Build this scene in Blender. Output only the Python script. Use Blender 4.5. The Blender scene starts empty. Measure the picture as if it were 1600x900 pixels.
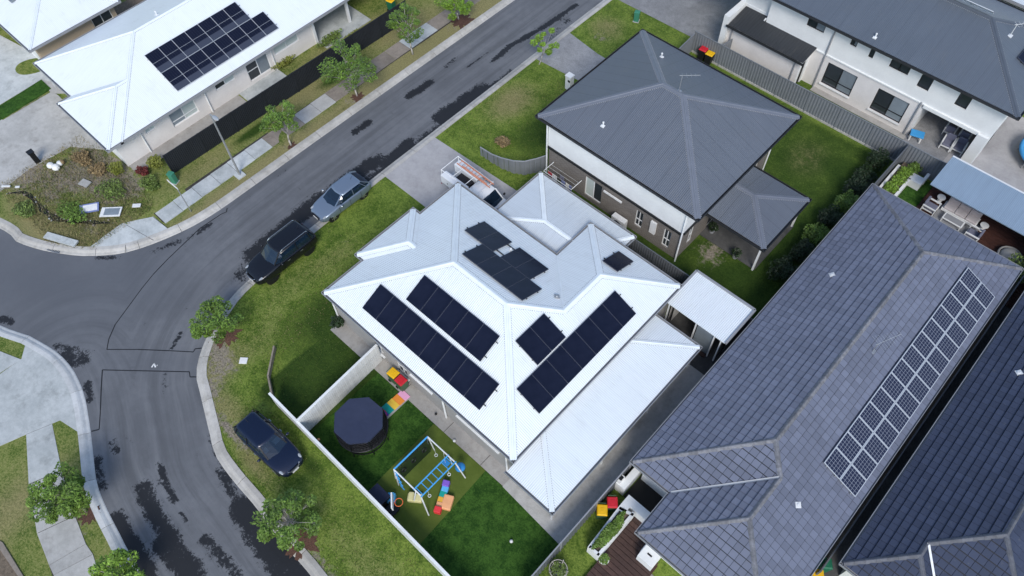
import bpy, math, random
import numpy as np
from mathutils import Vector, Matrix

# ------------------------------------------------------------------ camera, sky, sun, exposure
SC = bpy.context.scene
CAM_H = 37.0
FPX, PITCH, ROLL, YAW = 1197.867, 1.00471289, -0.0417614570, 0.783643781
_fh = Vector((-math.sin(YAW), math.cos(YAW), 0)); _rt = Vector((math.cos(YAW), math.sin(YAW), 0)); _up = Vector((0, 0, 1))
_f = _fh*math.cos(PITCH) - _up*math.sin(PITCH); _u = _fh*math.sin(PITCH) + _up*math.cos(PITCH)
RIGHT = _rt*math.cos(ROLL) + _u*math.sin(ROLL); UPV = -_rt*math.sin(ROLL) + _u*math.cos(ROLL); FWD = _f
cd = bpy.data.cameras.new('camera'); cam = bpy.data.objects.new('camera', cd); SC.collection.objects.link(cam)
cd.sensor_width = 36.0; cd.lens = 36.0*FPX/1600.0; cd.clip_start = 0.5; cd.clip_end = 3000
cam.matrix_world = Matrix(((RIGHT.x, UPV.x, -FWD.x, 0), (RIGHT.y, UPV.y, -FWD.y, 0), (RIGHT.z, UPV.z, -FWD.z, CAM_H), (0, 0, 0, 1)))
SC.camera = cam
SUN_DIR = Vector((0.56, -0.56, 0)).normalized(); SUN_EL = math.radians(44)
SUN_V = Vector((SUN_DIR.x*math.cos(SUN_EL), SUN_DIR.y*math.cos(SUN_EL), math.sin(SUN_EL)))
wd = bpy.data.worlds.new('World'); SC.world = wd; wd.use_nodes = True
_nt = wd.node_tree; _bg = _nt.nodes['Background']; _sky = _nt.nodes.new('ShaderNodeTexSky'); _sky.sky_type = 'NISHITA'
_sky.sun_disc = False; _sky.sun_elevation = SUN_EL; _sky.sun_rotation = math.atan2(SUN_DIR.x, SUN_DIR.y)
_sky.air_density = 1.0; _sky.dust_density = 0.8; _sky.ozone_density = 0.6
_nt.links.new(_sky.outputs[0], _bg.inputs[0]); _bg.inputs[1].default_value = 0.148
sl = bpy.data.lights.new('sun', 'SUN'); sl.energy = 1.85; sl.angle = math.radians(20); sl.color = (1.0, 0.965, 0.905)
so = bpy.data.objects.new('sun', sl); SC.collection.objects.link(so); so.rotation_euler = (-SUN_V).to_track_quat('-Z', 'Y').to_euler()
VS = SC.view_settings; VS.view_transform = 'Standard'; VS.look = 'None'; VS.exposure = 0.42; VS.gamma = 1.0; VS.use_curve_mapping = False

RND = random.Random(7)
COL = SC.collection

def at(px, py, z=0.0):
    """ground-truth survey point: where the sight line of a photo pixel meets height z"""
    d = RIGHT*(px-800) - UPV*(py-450) + FWD*FPX
    t = (CAM_H-z)/-d.z
    return Vector((d.x*t, d.y*t, z))

# ------------------------------------------------------------------ materials
MATS = {}
class NT:
    def __init__(s, name):
        s.m = bpy.data.materials.new(name); s.m.use_nodes = True; s.t = s.m.node_tree
        s.b = s.t.nodes['Principled BSDF']; MATS[name] = s.m
    def n(s, typ, **kw):
        nd = s.t.nodes.new('ShaderNode'+typ)
        for k, v in kw.items():
            if k.startswith('i_'):
                key = k[2:]; key = int(key) if key.isdigit() else key
                s.put(nd.inputs[key], v)
            else: setattr(nd, k, v)
        return nd
    def put(s, sock, v):
        if isinstance(v, bpy.types.NodeSocket): s.t.links.new(v, sock)
        else: sock.default_value = v
    def math(s, op, a, b=0.0, c=None, clamp=False):
        nd = s.n('Math', operation=op, use_clamp=clamp); s.put(nd.inputs[0], a); s.put(nd.inputs[1], b)
        if c is not None: s.put(nd.inputs[2], c)
        return nd.outputs[0]
    def noise(s, vec, scale, detail=3.0, rough=0.55):
        nd = s.n('TexNoise'); s.put(nd.inputs['Vector'], vec); nd.inputs['Scale'].default_value = scale
        nd.inputs['Detail'].default_value = detail; nd.inputs['Roughness'].default_value = rough
        return nd.outputs['Fac']
    def ramp(s, v, a, b, lo=0.0, hi=1.0):
        nd = s.n('MapRange', interpolation_type='SMOOTHSTEP'); s.put(nd.inputs[0], v)
        for i, q in ((1, a), (2, b), (3, lo), (4, hi)): nd.inputs[i].default_value = q
        return nd.outputs[0]
    def mix(s, f, a, b, blend='MIX'):
        nd = s.n('Mix', data_type='RGBA', blend_type=blend); s.put(nd.inputs[0], f); s.put(nd.inputs[6], a); s.put(nd.inputs[7], b)
        return nd.outputs[2]
    def bump(s, h, strength=0.5, dist=0.02, prev=None):
        nd = s.n('Bump'); s.put(nd.inputs['Height'], h); nd.inputs['Strength'].default_value = strength; nd.inputs['Distance'].default_value = dist
        if prev is not None: s.put(nd.inputs['Normal'], prev)
        return nd.outputs[0]
    def obj(s): return s.n('TexCoord').outputs['Object']
    def uv(s): return s.n('UVMap').outputs[0]
    def sepuv(s):
        x = s.n('SeparateXYZ'); s.put(x.inputs[0], s.uv()); return x.outputs[0], x.outputs[1]
    def rand(s):
        a = s.n('ObjectInfo').outputs['Random']; g = s.n('NewGeometry').outputs['Random Per Island']
        return s.math('FRACT', s.math('ADD', a, g))
    def fin(s, col=None, rough=None, nrm=None, spec=None, metal=None):
        if col is not None: s.put(s.b.inputs['Base Color'], col)
        if rough is not None: s.put(s.b.inputs['Roughness'], rough)
        if nrm is not None: s.put(s.b.inputs['Normal'], nrm)
        if spec is not None: s.put(s.b.inputs['Specular IOR Level'], spec)
        if metal is not None: s.put(s.b.inputs['Metallic'], metal)
        return s.m
def c4(c, k=1.0): return (c[0]*k, c[1]*k, c[2]*k, 1.0)

def plain(name, col, rough=0.5, var=0.10, scale=3.0, rnd=0.08, bump=0.0, bscale=60.0, spec=0.4, metal=0.0):
    s = NT(name); o = s.obj()
    f = s.math('ADD', s.math('MULTIPLY', s.noise(o, scale, 4), 0.7), s.math('MULTIPLY', s.noise(o, scale*9, 2), 0.3))
    cc = s.mix(s.ramp(f, 0.3, 0.7), c4(col, 1-var), c4(col, 1+var))
    if rnd: cc = s.mix(1.0, cc, s.n('CombineColor', i_0=s.math('MULTIPLY_ADD', s.rand(), 2*rnd, 1-rnd), i_1=s.math('MULTIPLY_ADD', s.rand(), 2*rnd, 1-rnd), i_2=s.math('MULTIPLY_ADD', s.rand(), 2*rnd, 1-rnd)).outputs[0], 'MULTIPLY')
    nr = s.bump(s.noise(o, bscale, 2), bump, 0.02) if bump else None
    return s.fin(cc, rough, nr, spec, metal)

def sheetmetal(name, col, pitch=0.10, depth=0.55, rough=0.35, var=0.06, lap=0.10, spec=0.4):
    """corrugated roof sheet: ribs run up the slope"""
    s = NT(name); u, v = s.sepuv(); o = s.obj()
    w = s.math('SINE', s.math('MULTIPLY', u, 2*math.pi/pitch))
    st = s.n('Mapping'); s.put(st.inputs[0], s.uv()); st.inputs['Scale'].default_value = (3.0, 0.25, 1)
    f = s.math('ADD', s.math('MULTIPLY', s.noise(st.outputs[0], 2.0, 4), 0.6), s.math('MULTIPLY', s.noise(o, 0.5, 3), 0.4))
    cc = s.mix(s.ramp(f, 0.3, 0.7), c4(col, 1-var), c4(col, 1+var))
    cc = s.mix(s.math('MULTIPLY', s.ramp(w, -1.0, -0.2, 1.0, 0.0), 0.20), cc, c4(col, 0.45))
    sh = s.math('FRACT', s.math('DIVIDE', u, 0.762)); ln = s.math('LESS_THAN', sh, 0.022)
    cc = s.mix(s.math('MULTIPLY', ln, lap*2.2), cc, c4(col, 0.4))
    dp = s.ramp(s.math('ADD', s.math('MULTIPLY', s.noise(st.outputs[0], 5.0, 6, 0.7), 0.6), s.math('MULTIPLY', s.noise(o, 0.8, 4), 0.4)), 0.52, 0.68); cc = s.mix(s.math('MULTIPLY', dp, 0.16), cc, (0.20, 0.18, 0.15, 1))
    nr = s.bump(w, depth, 0.012)
    return s.fin(cc, s.math('MULTIPLY_ADD', f, 0.15, rough-0.07), nr, spec)

def build_materials():
    # asphalt with worn film, dark damp patches from the 'zones' attribute
    s = NT('asphalt'); o = s.obj(); a = s.n('Attribute', attribute_name='zones').outputs['Color']
    sp = s.n('SeparateColor'); s.put(sp.inputs[0], a); wet, film, dst = sp.outputs[0], sp.outputs[1], sp.outputs[2]
    big = s.noise(o, 0.22, 5, 0.6); fine = s.noise(o, 38, 3, 0.7); mid = s.noise(o, 2.2, 6, 0.65)
    base = s.mix(s.ramp(big, 0.3, 0.7), (0.124, 0.129, 0.140, 1), (0.182, 0.188, 0.201, 1))
    base = s.mix(s.math('MULTIPLY', s.ramp(mid, 0.35, 0.7), 0.35), base, (0.108, 0.112, 0.120, 1))
    base = s.mix(s.ramp(fine, 0.35, 0.75, 0.0, 0.5), base, (0.088, 0.091, 0.097, 1))
    ob_ = s.n('SeparateXYZ'); s.put(ob_.inputs[0], o); cv_ = s.n('CombineXYZ', i_0=s.math('MULTIPLY', dst, 18.0), i_1=s.math('MULTIPLY', ob_.outputs[0], 0.10), i_2=s.math('MULTIPLY', ob_.outputs[1], 0.10)); fade = s.ramp(dst, 0.60, 0.85, 1.0, 0.0); lane = s.math('MULTIPLY_ADD', s.math('SUBTRACT', s.noise(cv_.outputs[0], 1.0, 5, 0.65), 0.5), fade, 0.44)
    base = s.mix(s.math('MULTIPLY', s.ramp(lane, 0.42, 0.68), 0.5), base, (0.205, 0.210, 0.220, 1)); base = s.mix(s.math('MULTIPLY', s.ramp(lane, 0.46, 0.28), 0.5), base, (0.085, 0.088, 0.095, 1))
    base = s.mix(film, base, (0.108, 0.115, 0.130, 1))
    edge = s.math('ADD', s.math('MULTIPLY', s.noise(o, 0.9, 8, 0.72), 0.5), s.math('MULTIPLY', s.noise(o, 7.0, 6, 0.78), 0.5))
    wm = s.ramp(s.math('ADD', wet, s.math('MULTIPLY', s.math('SUBTRACT', edge, 0.5), 2.3)), 0.46, 0.60)
    spk = s.ramp(s.noise(o, 1.1, 7, 0.75), 0.645, 0.70); wm = s.math('MAXIMUM', wm, s.math('MULTIPLY', spk, 0.55))
    col = s.mix(s.math('MULTIPLY', wm, 0.93), base, (0.014, 0.015, 0.018, 1))
    st = s.ramp(s.noise(o, 3.3, 5, 0.8), 0.715, 0.74); col = s.mix(s.math('MULTIPLY', st, 0.5), col, (0.25, 0.255, 0.26, 1))
    rg = s.math('SUBTRACT', 0.66, s.math('MULTIPLY', wm, 0.10))
    s.fin(col, rg, s.bump(s.noise(o, 60, 3, 0.7), 0.35, 0.012), 0.2)
    # grass: R dry, G bare soil, B deep green, carrying painted shade by the houses
    for nm, g1, g2, dry, soil in (('grass', (0.048, 0.096, 0.011), (0.195, 0.262, 0.048), (0.29, 0.262, 0.115), (0.245, 0.212, 0.168)),):
        s = NT(nm); o = s.obj(); a = s.n('Attribute', attribute_name='zones').outputs['Color']
        sp = s.n('SeparateColor'); s.put(sp.inputs[0], a); R, G, B = sp.outputs[0], sp.outputs[1], sp.outputs[2]
        n1 = s.noise(o, 0.7, 6, 0.65); n2 = s.noise(o, 3.6, 6, 0.75); n3 = s.noise(o, 10.5, 5, 0.82)
        f = s.math('ADD', s.math('MULTIPLY', n1, 0.28), s.math('ADD', s.math('MULTIPLY', n2, 0.27), s.math('MULTIPLY', n3, 0.45)))
        col = s.mix(s.ramp(f, 0.40, 0.60), c4(g1), c4(g2))
        dm = s.ramp(s.math('ADD', R, s.math('MULTIPLY', s.math('SUBTRACT', f, 0.5), 2.0)), 0.22, 0.85)
        col = s.mix(dm, col, s.mix(s.ramp(n3, 0.35, 0.65), c4(dry, 0.62), c4(dry)))
        lm = s.ramp(s.math('ADD', B, s.math('MULTIPLY', s.math('SUBTRACT', n2, 0.5), 0.8)), 0.3, 0.75)
        col = s.mix(lm, col, s.mix(s.ramp(f, 0.36, 0.64), (0.016, 0.040, 0.006, 1), (0.052, 0.092, 0.014, 1)))
        gm = s.ramp(s.math('ADD', G, s.math('MULTIPLY', s.math('SUBTRACT', s.noise(o, 3.2, 8, 0.8), 0.5), 2.4)), 0.36, 0.80)
        col = s.mix(gm, col, s.mix(s.ramp(n3, 0.3, 0.7), c4(soil, 0.6), c4(soil, 1.45)))
        nr = s.bump(s.math('ADD', s.math('MULTIPLY', n2, 0.4), n3), 0.65, 0.06)
        s.fin(col, 0.85, nr, 0.15)
    s = NT('turf'); o = s.obj(); n3 = s.noise(o, 12, 5, 0.82); n2 = s.noise(o, 2.2, 5, 0.7)
    s.fin(s.mix(s.ramp(s.math('ADD', s.math('MULTIPLY', n3, 0.55), s.math('MULTIPLY', n2, 0.45)), 0.41, 0.59), (0.017, 0.054, 0.008, 1), (0.055, 0.128, 0.020, 1)), 0.85, s.bump(n3, 0.8, 0.05), 0.12)
    s = NT('play_turf'); o = s.obj(); n3 = s.noise(o, 40, 3, 0.7); n2 = s.noise(o, 1.2, 5, 0.7)
    s.fin(s.mix(s.ramp(s.math('ADD', s.math('MULTIPLY', n3, 0.4), s.math('MULTIPLY', n2, 0.6)), 0.36, 0.64), (0.082, 0.118, 0.020, 1), (0.112, 0.152, 0.030, 1)), 0.85, s.bump(n3, 0.4, 0.03), 0.15)
    # concretes
    def conc(name, a, b, stain, amt, rough=0.8, agg=0.0):
        s = NT(name); o = s.obj(); n1 = s.noise(o, 0.6, 6, 0.65); n2 = s.noise(o, 4, 6, 0.7); n3 = s.noise(o, 55, 2, 0.6)
        col = s.mix(s.ramp(s.math('ADD', s.math('MULTIPLY', n1, 0.6), s.math('MULTIPLY', n2, 0.4)), 0.33, 0.67), c4(a), c4(b))
        col = s.mix(s.math('MULTIPLY', s.ramp(s.noise(o, 1.4, 7, 0.75), 0.48, 0.72), amt), col, c4(stain))
        col = s.mix(s.math('MULTIPLY', s.ramp(n3, 0.4, 0.7), 0.22+agg), col, c4(stain, 0.8))
        r = s.rand(); k = s.math('MULTIPLY_ADD', r, 0.22, 0.89)
        col = s.mix(1.0, col, s.n('CombineColor', i_0=k, i_1=k, i_2=k).outputs[0], 'MULTIPLY')
        s.fin(col, rough, s.bump(n3, 0.25, 0.01), 0.25)
    conc('concrete', (0.38, 0.375, 0.355), (0.52, 0.51, 0.485), (0.20, 0.185, 0.16), 0.45)
    conc('concrete_pale', (0.40, 0.425, 0.42), (0.58, 0.60, 0.59), (0.26, 0.275, 0.265), 0.6)
    conc('concrete_dirty', (0.22, 0.19, 0.16), (0.33, 0.285, 0.24), (0.11, 0.09, 0.07), 0.6)
    conc('drive_concrete', (0.34, 0.33, 0.335), (0.44, 0.43, 0.43), (0.25, 0.24, 0.235), 0.4)
    conc('aggregate', (0.25, 0.25, 0.255), (0.36, 0.36, 0.365), (0.10, 0.10, 0.105), 0.4, 0.8, 0.35)
    conc('aggregate_warm', (0.27, 0.255, 0.225), (0.38, 0.36, 0.32), (0.16, 0.145, 0.12), 0.35, 0.8, 0.35)
    conc('paving', (0.31, 0.295, 0.275), (0.42, 0.405, 0.38), (0.17, 0.155, 0.14), 0.4)
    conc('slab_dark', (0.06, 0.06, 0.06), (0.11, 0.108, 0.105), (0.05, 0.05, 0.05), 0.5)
    conc('kerb_concrete', (0.38, 0.365, 0.335), (0.53, 0.51, 0.475), (0.21, 0.19, 0.16), 0.45)
    conc('kerb_pale', (0.46, 0.47, 0.465), (0.60, 0.605, 0.60), (0.28, 0.28, 0.27), 0.4)
    plain('mulch', (0.105, 0.052, 0.035), 0.9, 0.45, 18, 0.15, 0.9, 45)
    plain('soil', (0.16, 0.125, 0.09), 0.9, 0.35, 7, 0.1, 0.9, 30)
    # roofs
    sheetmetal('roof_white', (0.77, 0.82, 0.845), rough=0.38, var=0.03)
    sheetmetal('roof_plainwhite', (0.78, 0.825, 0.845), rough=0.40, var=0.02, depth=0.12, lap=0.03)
    sheetmetal('roof_silver', (0.58, 0.63, 0.67), rough=0.20, var=0.05, depth=0.22)
    sheetmetal('roof_grey', (0.122, 0.138, 0.168), rough=0.38, var=0.06, lap=0.35)
    sheetmetal('roof_slate', (0.105, 0.125, 0.155), rough=0.36, var=0.06, lap=0.2, depth=0.3)
    sheetmetal('roof_charcoal', (0.035, 0.038, 0.043), pitch=0.2, rough=0.45, var=0.08)
    sheetmetal('roof_bluesteel', (0.25, 0.33, 0.42), pitch=0.09, rough=0.35, var=0.05, depth=0.35)
    for nm, cc in (('roof_tile', (0.152, 0.168, 0.222)), ('roof_tile_dark', (0.048, 0.060, 0.098))):
        s = NT(nm); o = s.obj(); r = s.rand(); geo = s.n('NewGeometry').outputs['Position']
        k = s.math('ADD', s.math('MULTIPLY_ADD', r, 0.24, 0.88), s.math('MULTIPLY', s.math('SUBTRACT', s.noise(geo, 0.45, 5, 0.6), 0.5), 0.22))
        col = s.mix(1.0, c4(cc), s.n('CombineColor', i_0=k, i_1=k, i_2=k).outputs[0], 'MULTIPLY')
        ln = s.ramp(s.noise(geo, 4.0, 7, 0.8), 0.56, 0.72); col = s.mix(s.math('MULTIPLY', ln, 0.28), col, c4((0.20, 0.20, 0.19)))
        s.fin(col, 0.6, s.bump(s.noise(geo, 50, 2), 0.25, 0.01), 0.22)
    plain('tile_shadow_bed', (0.030, 0.032, 0.040), 0.9, 0.2, 4, 0.0)  # near-black bed stands for the shadow lines between tile courses
    plain('ridge_pale', (0.165, 0.168, 0.185), 0.7, 0.3, 7, 0.2, 0.3)
    plain('ridge_dark', (0.105, 0.11, 0.13), 0.65, 0.22, 5, 0.12, 0.3)
    plain('cap_white', (0.75, 0.80, 0.825), 0.4, 0.05, 2, 0.03); plain('cap_grey', (0.150, 0.165, 0.20), 0.4, 0.06, 2, 0.03)
    plain('cap_slate', (0.085, 0.10, 0.125), 0.4, 0.06, 2, 0.03)
    plain('gutter_white', (0.66, 0.67, 0.68), 0.4, 0.05, 2); plain('gutter_grey', (0.30, 0.31, 0.33), 0.4, 0.06, 2); plain('gutter_dark', (0.03, 0.032, 0.036), 0.45, 0.1, 2)
    # walls
    plain('render_white', (0.76, 0.77, 0.76), 0.8, 0.05, 1.2, 0.0, 0.15, 80); plain('render_warm', (0.72, 0.69, 0.665), 0.85, 0.06, 1.0, 0.0, 0.2, 80)
    plain('render_grey', (0.42, 0.41, 0.40), 0.85, 0.07, 1.0, 0.0, 0.2, 80); plain('render_tan', (0.46, 0.37, 0.27), 0.85, 0.06, 1.0, 0.0, 0.2, 60)
    def brick(name, b1, b2, mortar):
        s = NT(name); bt = s.n('TexBrick', offset=0.5); s.put(bt.inputs['Vector'], s.uv())
        bt.inputs['Color1'].default_value = c4(b1); bt.inputs['Color2'].default_value = c4(b2); bt.inputs['Mortar'].default_value = c4(mortar)
        for k, v in (('Scale', 1.0), ('Mortar Size', 0.007), ('Brick Width', 0.24), ('Row Height', 0.086), ('Bias', -0.2)): bt.inputs[k].default_value = v
        col = s.mix(s.math('MULTIPLY', s.noise(s.uv(), 1.1, 5), 0.35), bt.outputs[0], c4(b1, 0.6))
        s.fin(col, 0.85, s.bump(bt.outputs['Fac'], -0.6, 0.012), 0.2)
    brick('brick_grey', (0.165, 0.145, 0.13), (0.225, 0.20, 0.18), (0.30, 0.29, 0.27)); brick('brick_pale', (0.36, 0.35, 0.335), (0.43, 0.415, 0.40), (0.34, 0.33, 0.315))
    # metals, plastics, glass, paint
    plain('white_metal', (0.74, 0.75, 0.75), 0.4, 0.04, 2); plain('black_metal', (0.012, 0.013, 0.015), 0.4, 0.1, 2); plain('galvanised', (0.42, 0.43, 0.44), 0.45, 0.12, 4, 0.05, 0, 1, 0.5, 0.6)
    plain('fence_charcoal', (0.022, 0.025, 0.030), 0.6, 0.12, 0.8, 0.06, 0, 1, 0.2); plain('fence_grey', (0.19, 0.205, 0.225), 0.5, 0.08, 0.8, 0.05); plain('fence_mid', (0.115, 0.125, 0.14), 0.5, 0.08, 0.8, 0.05)
    plain('fence_white', (0.70, 0.71, 0.70), 0.55, 0.09, 1.5, 0.06); plain('timber_grey', (0.26, 0.22, 0.175), 0.8, 0.25, 6, 0.12, 0.4)
    plain('deck_wood', (0.066, 0.036, 0.028), 0.6, 0.22, 8, 0.22, 0.3); plain('decking_red', (0.055, 0.022, 0.016), 0.6, 0.2, 6, 0.15, 0.3)
    plain('window_glass', (0.035, 0.042, 0.05), 0.06, 0.1, 1, 0.1, 0, 1, 0.7); plain('window_blind', (0.20, 0.235, 0.265), 0.12, 0.1, 1.2, 0.15, 0, 1, 0.6)
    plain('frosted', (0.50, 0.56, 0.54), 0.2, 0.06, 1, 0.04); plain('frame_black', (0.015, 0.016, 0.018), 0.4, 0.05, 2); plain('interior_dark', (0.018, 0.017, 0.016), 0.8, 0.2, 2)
    plain('leaf', (0.115, 0.195, 0.028), 0.55, 0.35, 1.2, 0.42); plain('leaf_bright', (0.165, 0.280, 0.032), 0.55, 0.3, 1.2, 0.4); plain('leaf_dark', (0.016, 0.034, 0.010), 0.6, 0.35, 1.2, 0.4)
    plain('leaf_olive', (0.12, 0.175, 0.036), 0.6, 0.35, 1.2, 0.42); plain('leaf_lime', (0.17, 0.19, 0.03), 0.6, 0.3, 1.2, 0.35); plain('leaf_red', (0.12, 0.022, 0.018), 0.6, 0.35, 1.2, 0.35); plain('leaf_dry', (0.23, 0.165, 0.08), 0.8, 0.3, 2, 0.35)
    plain('bark', (0.20, 0.175, 0.15), 0.85, 0.3, 7, 0.1, 0.6); plain('bark_pale', (0.40, 0.37, 0.33), 0.85, 0.25, 7, 0.1, 0.5)
    plain('blade', (0.085, 0.115, 0.028), 0.7, 0.3, 1.0, 0.5); plain('blade_dry', (0.24, 0.205, 0.10), 0.8, 0.3, 1.0, 0.4)
    for nm, c in (('red_plastic', (0.55, 0.018, 0.03)), ('yellow_plastic', (0.78, 0.45, 0.008)), ('green_plastic', (0.012, 0.13, 0.07)), ('bin_green', (0.055, 0.12, 0.06)), ('blue_plastic', (0.03, 0.16, 0.55)), ('orange_plastic', (0.75, 0.16, 0.05)),
                  ('sky_blue', (0.06, 0.33, 0.66)), ('foam_purple', (0.22, 0.11, 0.55)), ('foam_blue', (0.12, 0.48, 0.78)), ('foam_teal', (0.01, 0.33, 0.27)), ('foam_yellow', (0.80, 0.44, 0.05)), ('foam_peach', (0.85, 0.42, 0.20)), ('foam_red', (0.75, 0.045, 0.05)),
                  ('mat_pink', (0.78, 0.38, 0.58)), ('mat_orange', (0.82, 0.28, 0.04)), ('mat_yellow', (0.80, 0.52, 0.06)), ('mat_teal', (0.0, 0.30, 0.26)), ('mat_purple', (0.17, 0.07, 0.50)), ('mat_red', (0.60, 0.06, 0.10)), ('cream_plastic', (0.72, 0.66, 0.33)), ('swing_blue', (0.03, 0.23, 0.55)),
                  ('tramp_cover', (0.030, 0.037, 0.070)), ('black_plastic', (0.012, 0.012, 0.014)), ('black_net', (0.010, 0.010, 0.013)), ('box_green', (0.05, 0.22, 0.14)), ('navy_plastic', (0.014, 0.018, 0.045)), ('white_plastic', (0.74, 0.74, 0.73)), ('cushion', (0.17, 0.175, 0.235)), ('cushion_pale', (0.50, 0.46, 0.46)), ('ladder_orange', (0.62, 0.24, 0.13)), ('rug', (0.27, 0.275, 0.29)), ('cloth_red', (0.5, 0.06, 0.08)), ('cloth_blue', (0.18, 0.22, 0.42))):
        plain(nm, c, 0.5, 0.07, 3, 0.04)
    s = NT('solar_black'); o = s.obj(); u, v = s.sepuv()
    s.fin(s.mix(s.ramp(s.noise(o, 1.5, 3), 0.3, 0.7), (0.0065, 0.009, 0.022, 1), (0.0105, 0.0135, 0.030, 1)), 0.18, None, 0.20)
    def cells(name, cell, line, cu, cv, lw):
        s = NT(name); u, v = s.sepuv()
        fu = s.math('FRACT', s.math('DIVIDE', u, cu)); fv = s.math('FRACT', s.math('DIVIDE', v, cv))
        g = s.math('MAXIMUM', s.math('LESS_THAN', fu, lw), s.math('LESS_THAN', fv, lw))
        bus = s.math('LESS_THAN', s.math('FRACT', s.math('MULTIPLY', fu, 3.0)), 0.09)
        col = s.mix(s.math('MULTIPLY', bus, 0.18), c4(cell), c4(line)); col = s.mix(g, col, c4(line)); s.fin(col, 0.16, None, 0.25)
    cells('solar_grid', (0.013, 0.018, 0.045), (0.30, 0.32, 0.37), 0.158, 0.158, 0.085)
    cells('solar_half', (0.007, 0.009, 0.022), (0.05, 0.058, 0.085), 0.17, 9.0, 0.05)
    plain('panel_frame', (0.62, 0.64, 0.66), 0.35, 0.04, 2, 0.0, 0, 1, 0.5, 0.4); plain('panel_frame_black', (0.055, 0.060, 0.085), 0.35, 0.05, 2, 0.0)
    def paint(name, col, metal=0.0, rough=0.25):
        s = NT(name); s.fin(c4(col), rough, None, 0.5, metal); s.b.inputs['Coat Weight'].default_value = 0.35; s.b.inputs['Coat Roughness'].default_value = 0.04
    paint('paint_grey', (0.22, 0.275, 0.35), 0.5, 0.30); paint('paint_black', (0.006, 0.0065, 0.010), 0.1, 0.25); paint('paint_navy', (0.005, 0.011, 0.034), 0.2, 0.25); paint('paint_white', (0.72, 0.74, 0.76), 0.0, 0.3)
    s = NT('car_glass'); s.fin((0.008, 0.020, 0.040, 1), 0.04, None, 0.9); tr_ = s.n('BsdfTransparent'); tr_.inputs[0].default_value = (0.55, 0.72, 0.88, 1); mx_ = s.n('MixShader'); mx_.inputs[0].default_value = 0.80; s.put(mx_.inputs[1], tr_.outputs[0]); s.put(mx_.inputs[2], s.b.outputs[0]); s.put(s.t.nodes['Material Output'].inputs[0], mx_.outputs[0]); plain('tyre', (0.012, 0.012, 0.012), 0.8, 0.2, 8); plain('rim', (0.48, 0.49, 0.50), 0.3, 0.05, 3, 0, 0, 1, 0.5, 0.8)
    plain('headlight', (0.36, 0.39, 0.42), 0.1, 0.1, 6); plain('taillight', (0.32, 0.015, 0.015), 0.15, 0.1, 5); plain('chrome', (0.62, 0.63, 0.64), 0.15, 0.02, 3, 0, 0, 1, 0.5, 0.9)
    plain('road_paint', (0.75, 0.75, 0.73), 0.7, 0.1, 9); plain('seal', (0.012, 0.012, 0.013), 0.5, 0.2, 5); plain('joint', (0.05, 0.045, 0.04), 0.9, 0.2, 5)
    plain('water_dark', (0.010, 0.010, 0.009), 0.12, 0.2, 2, 0, 0.1, 8)
build_materials()

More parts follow.
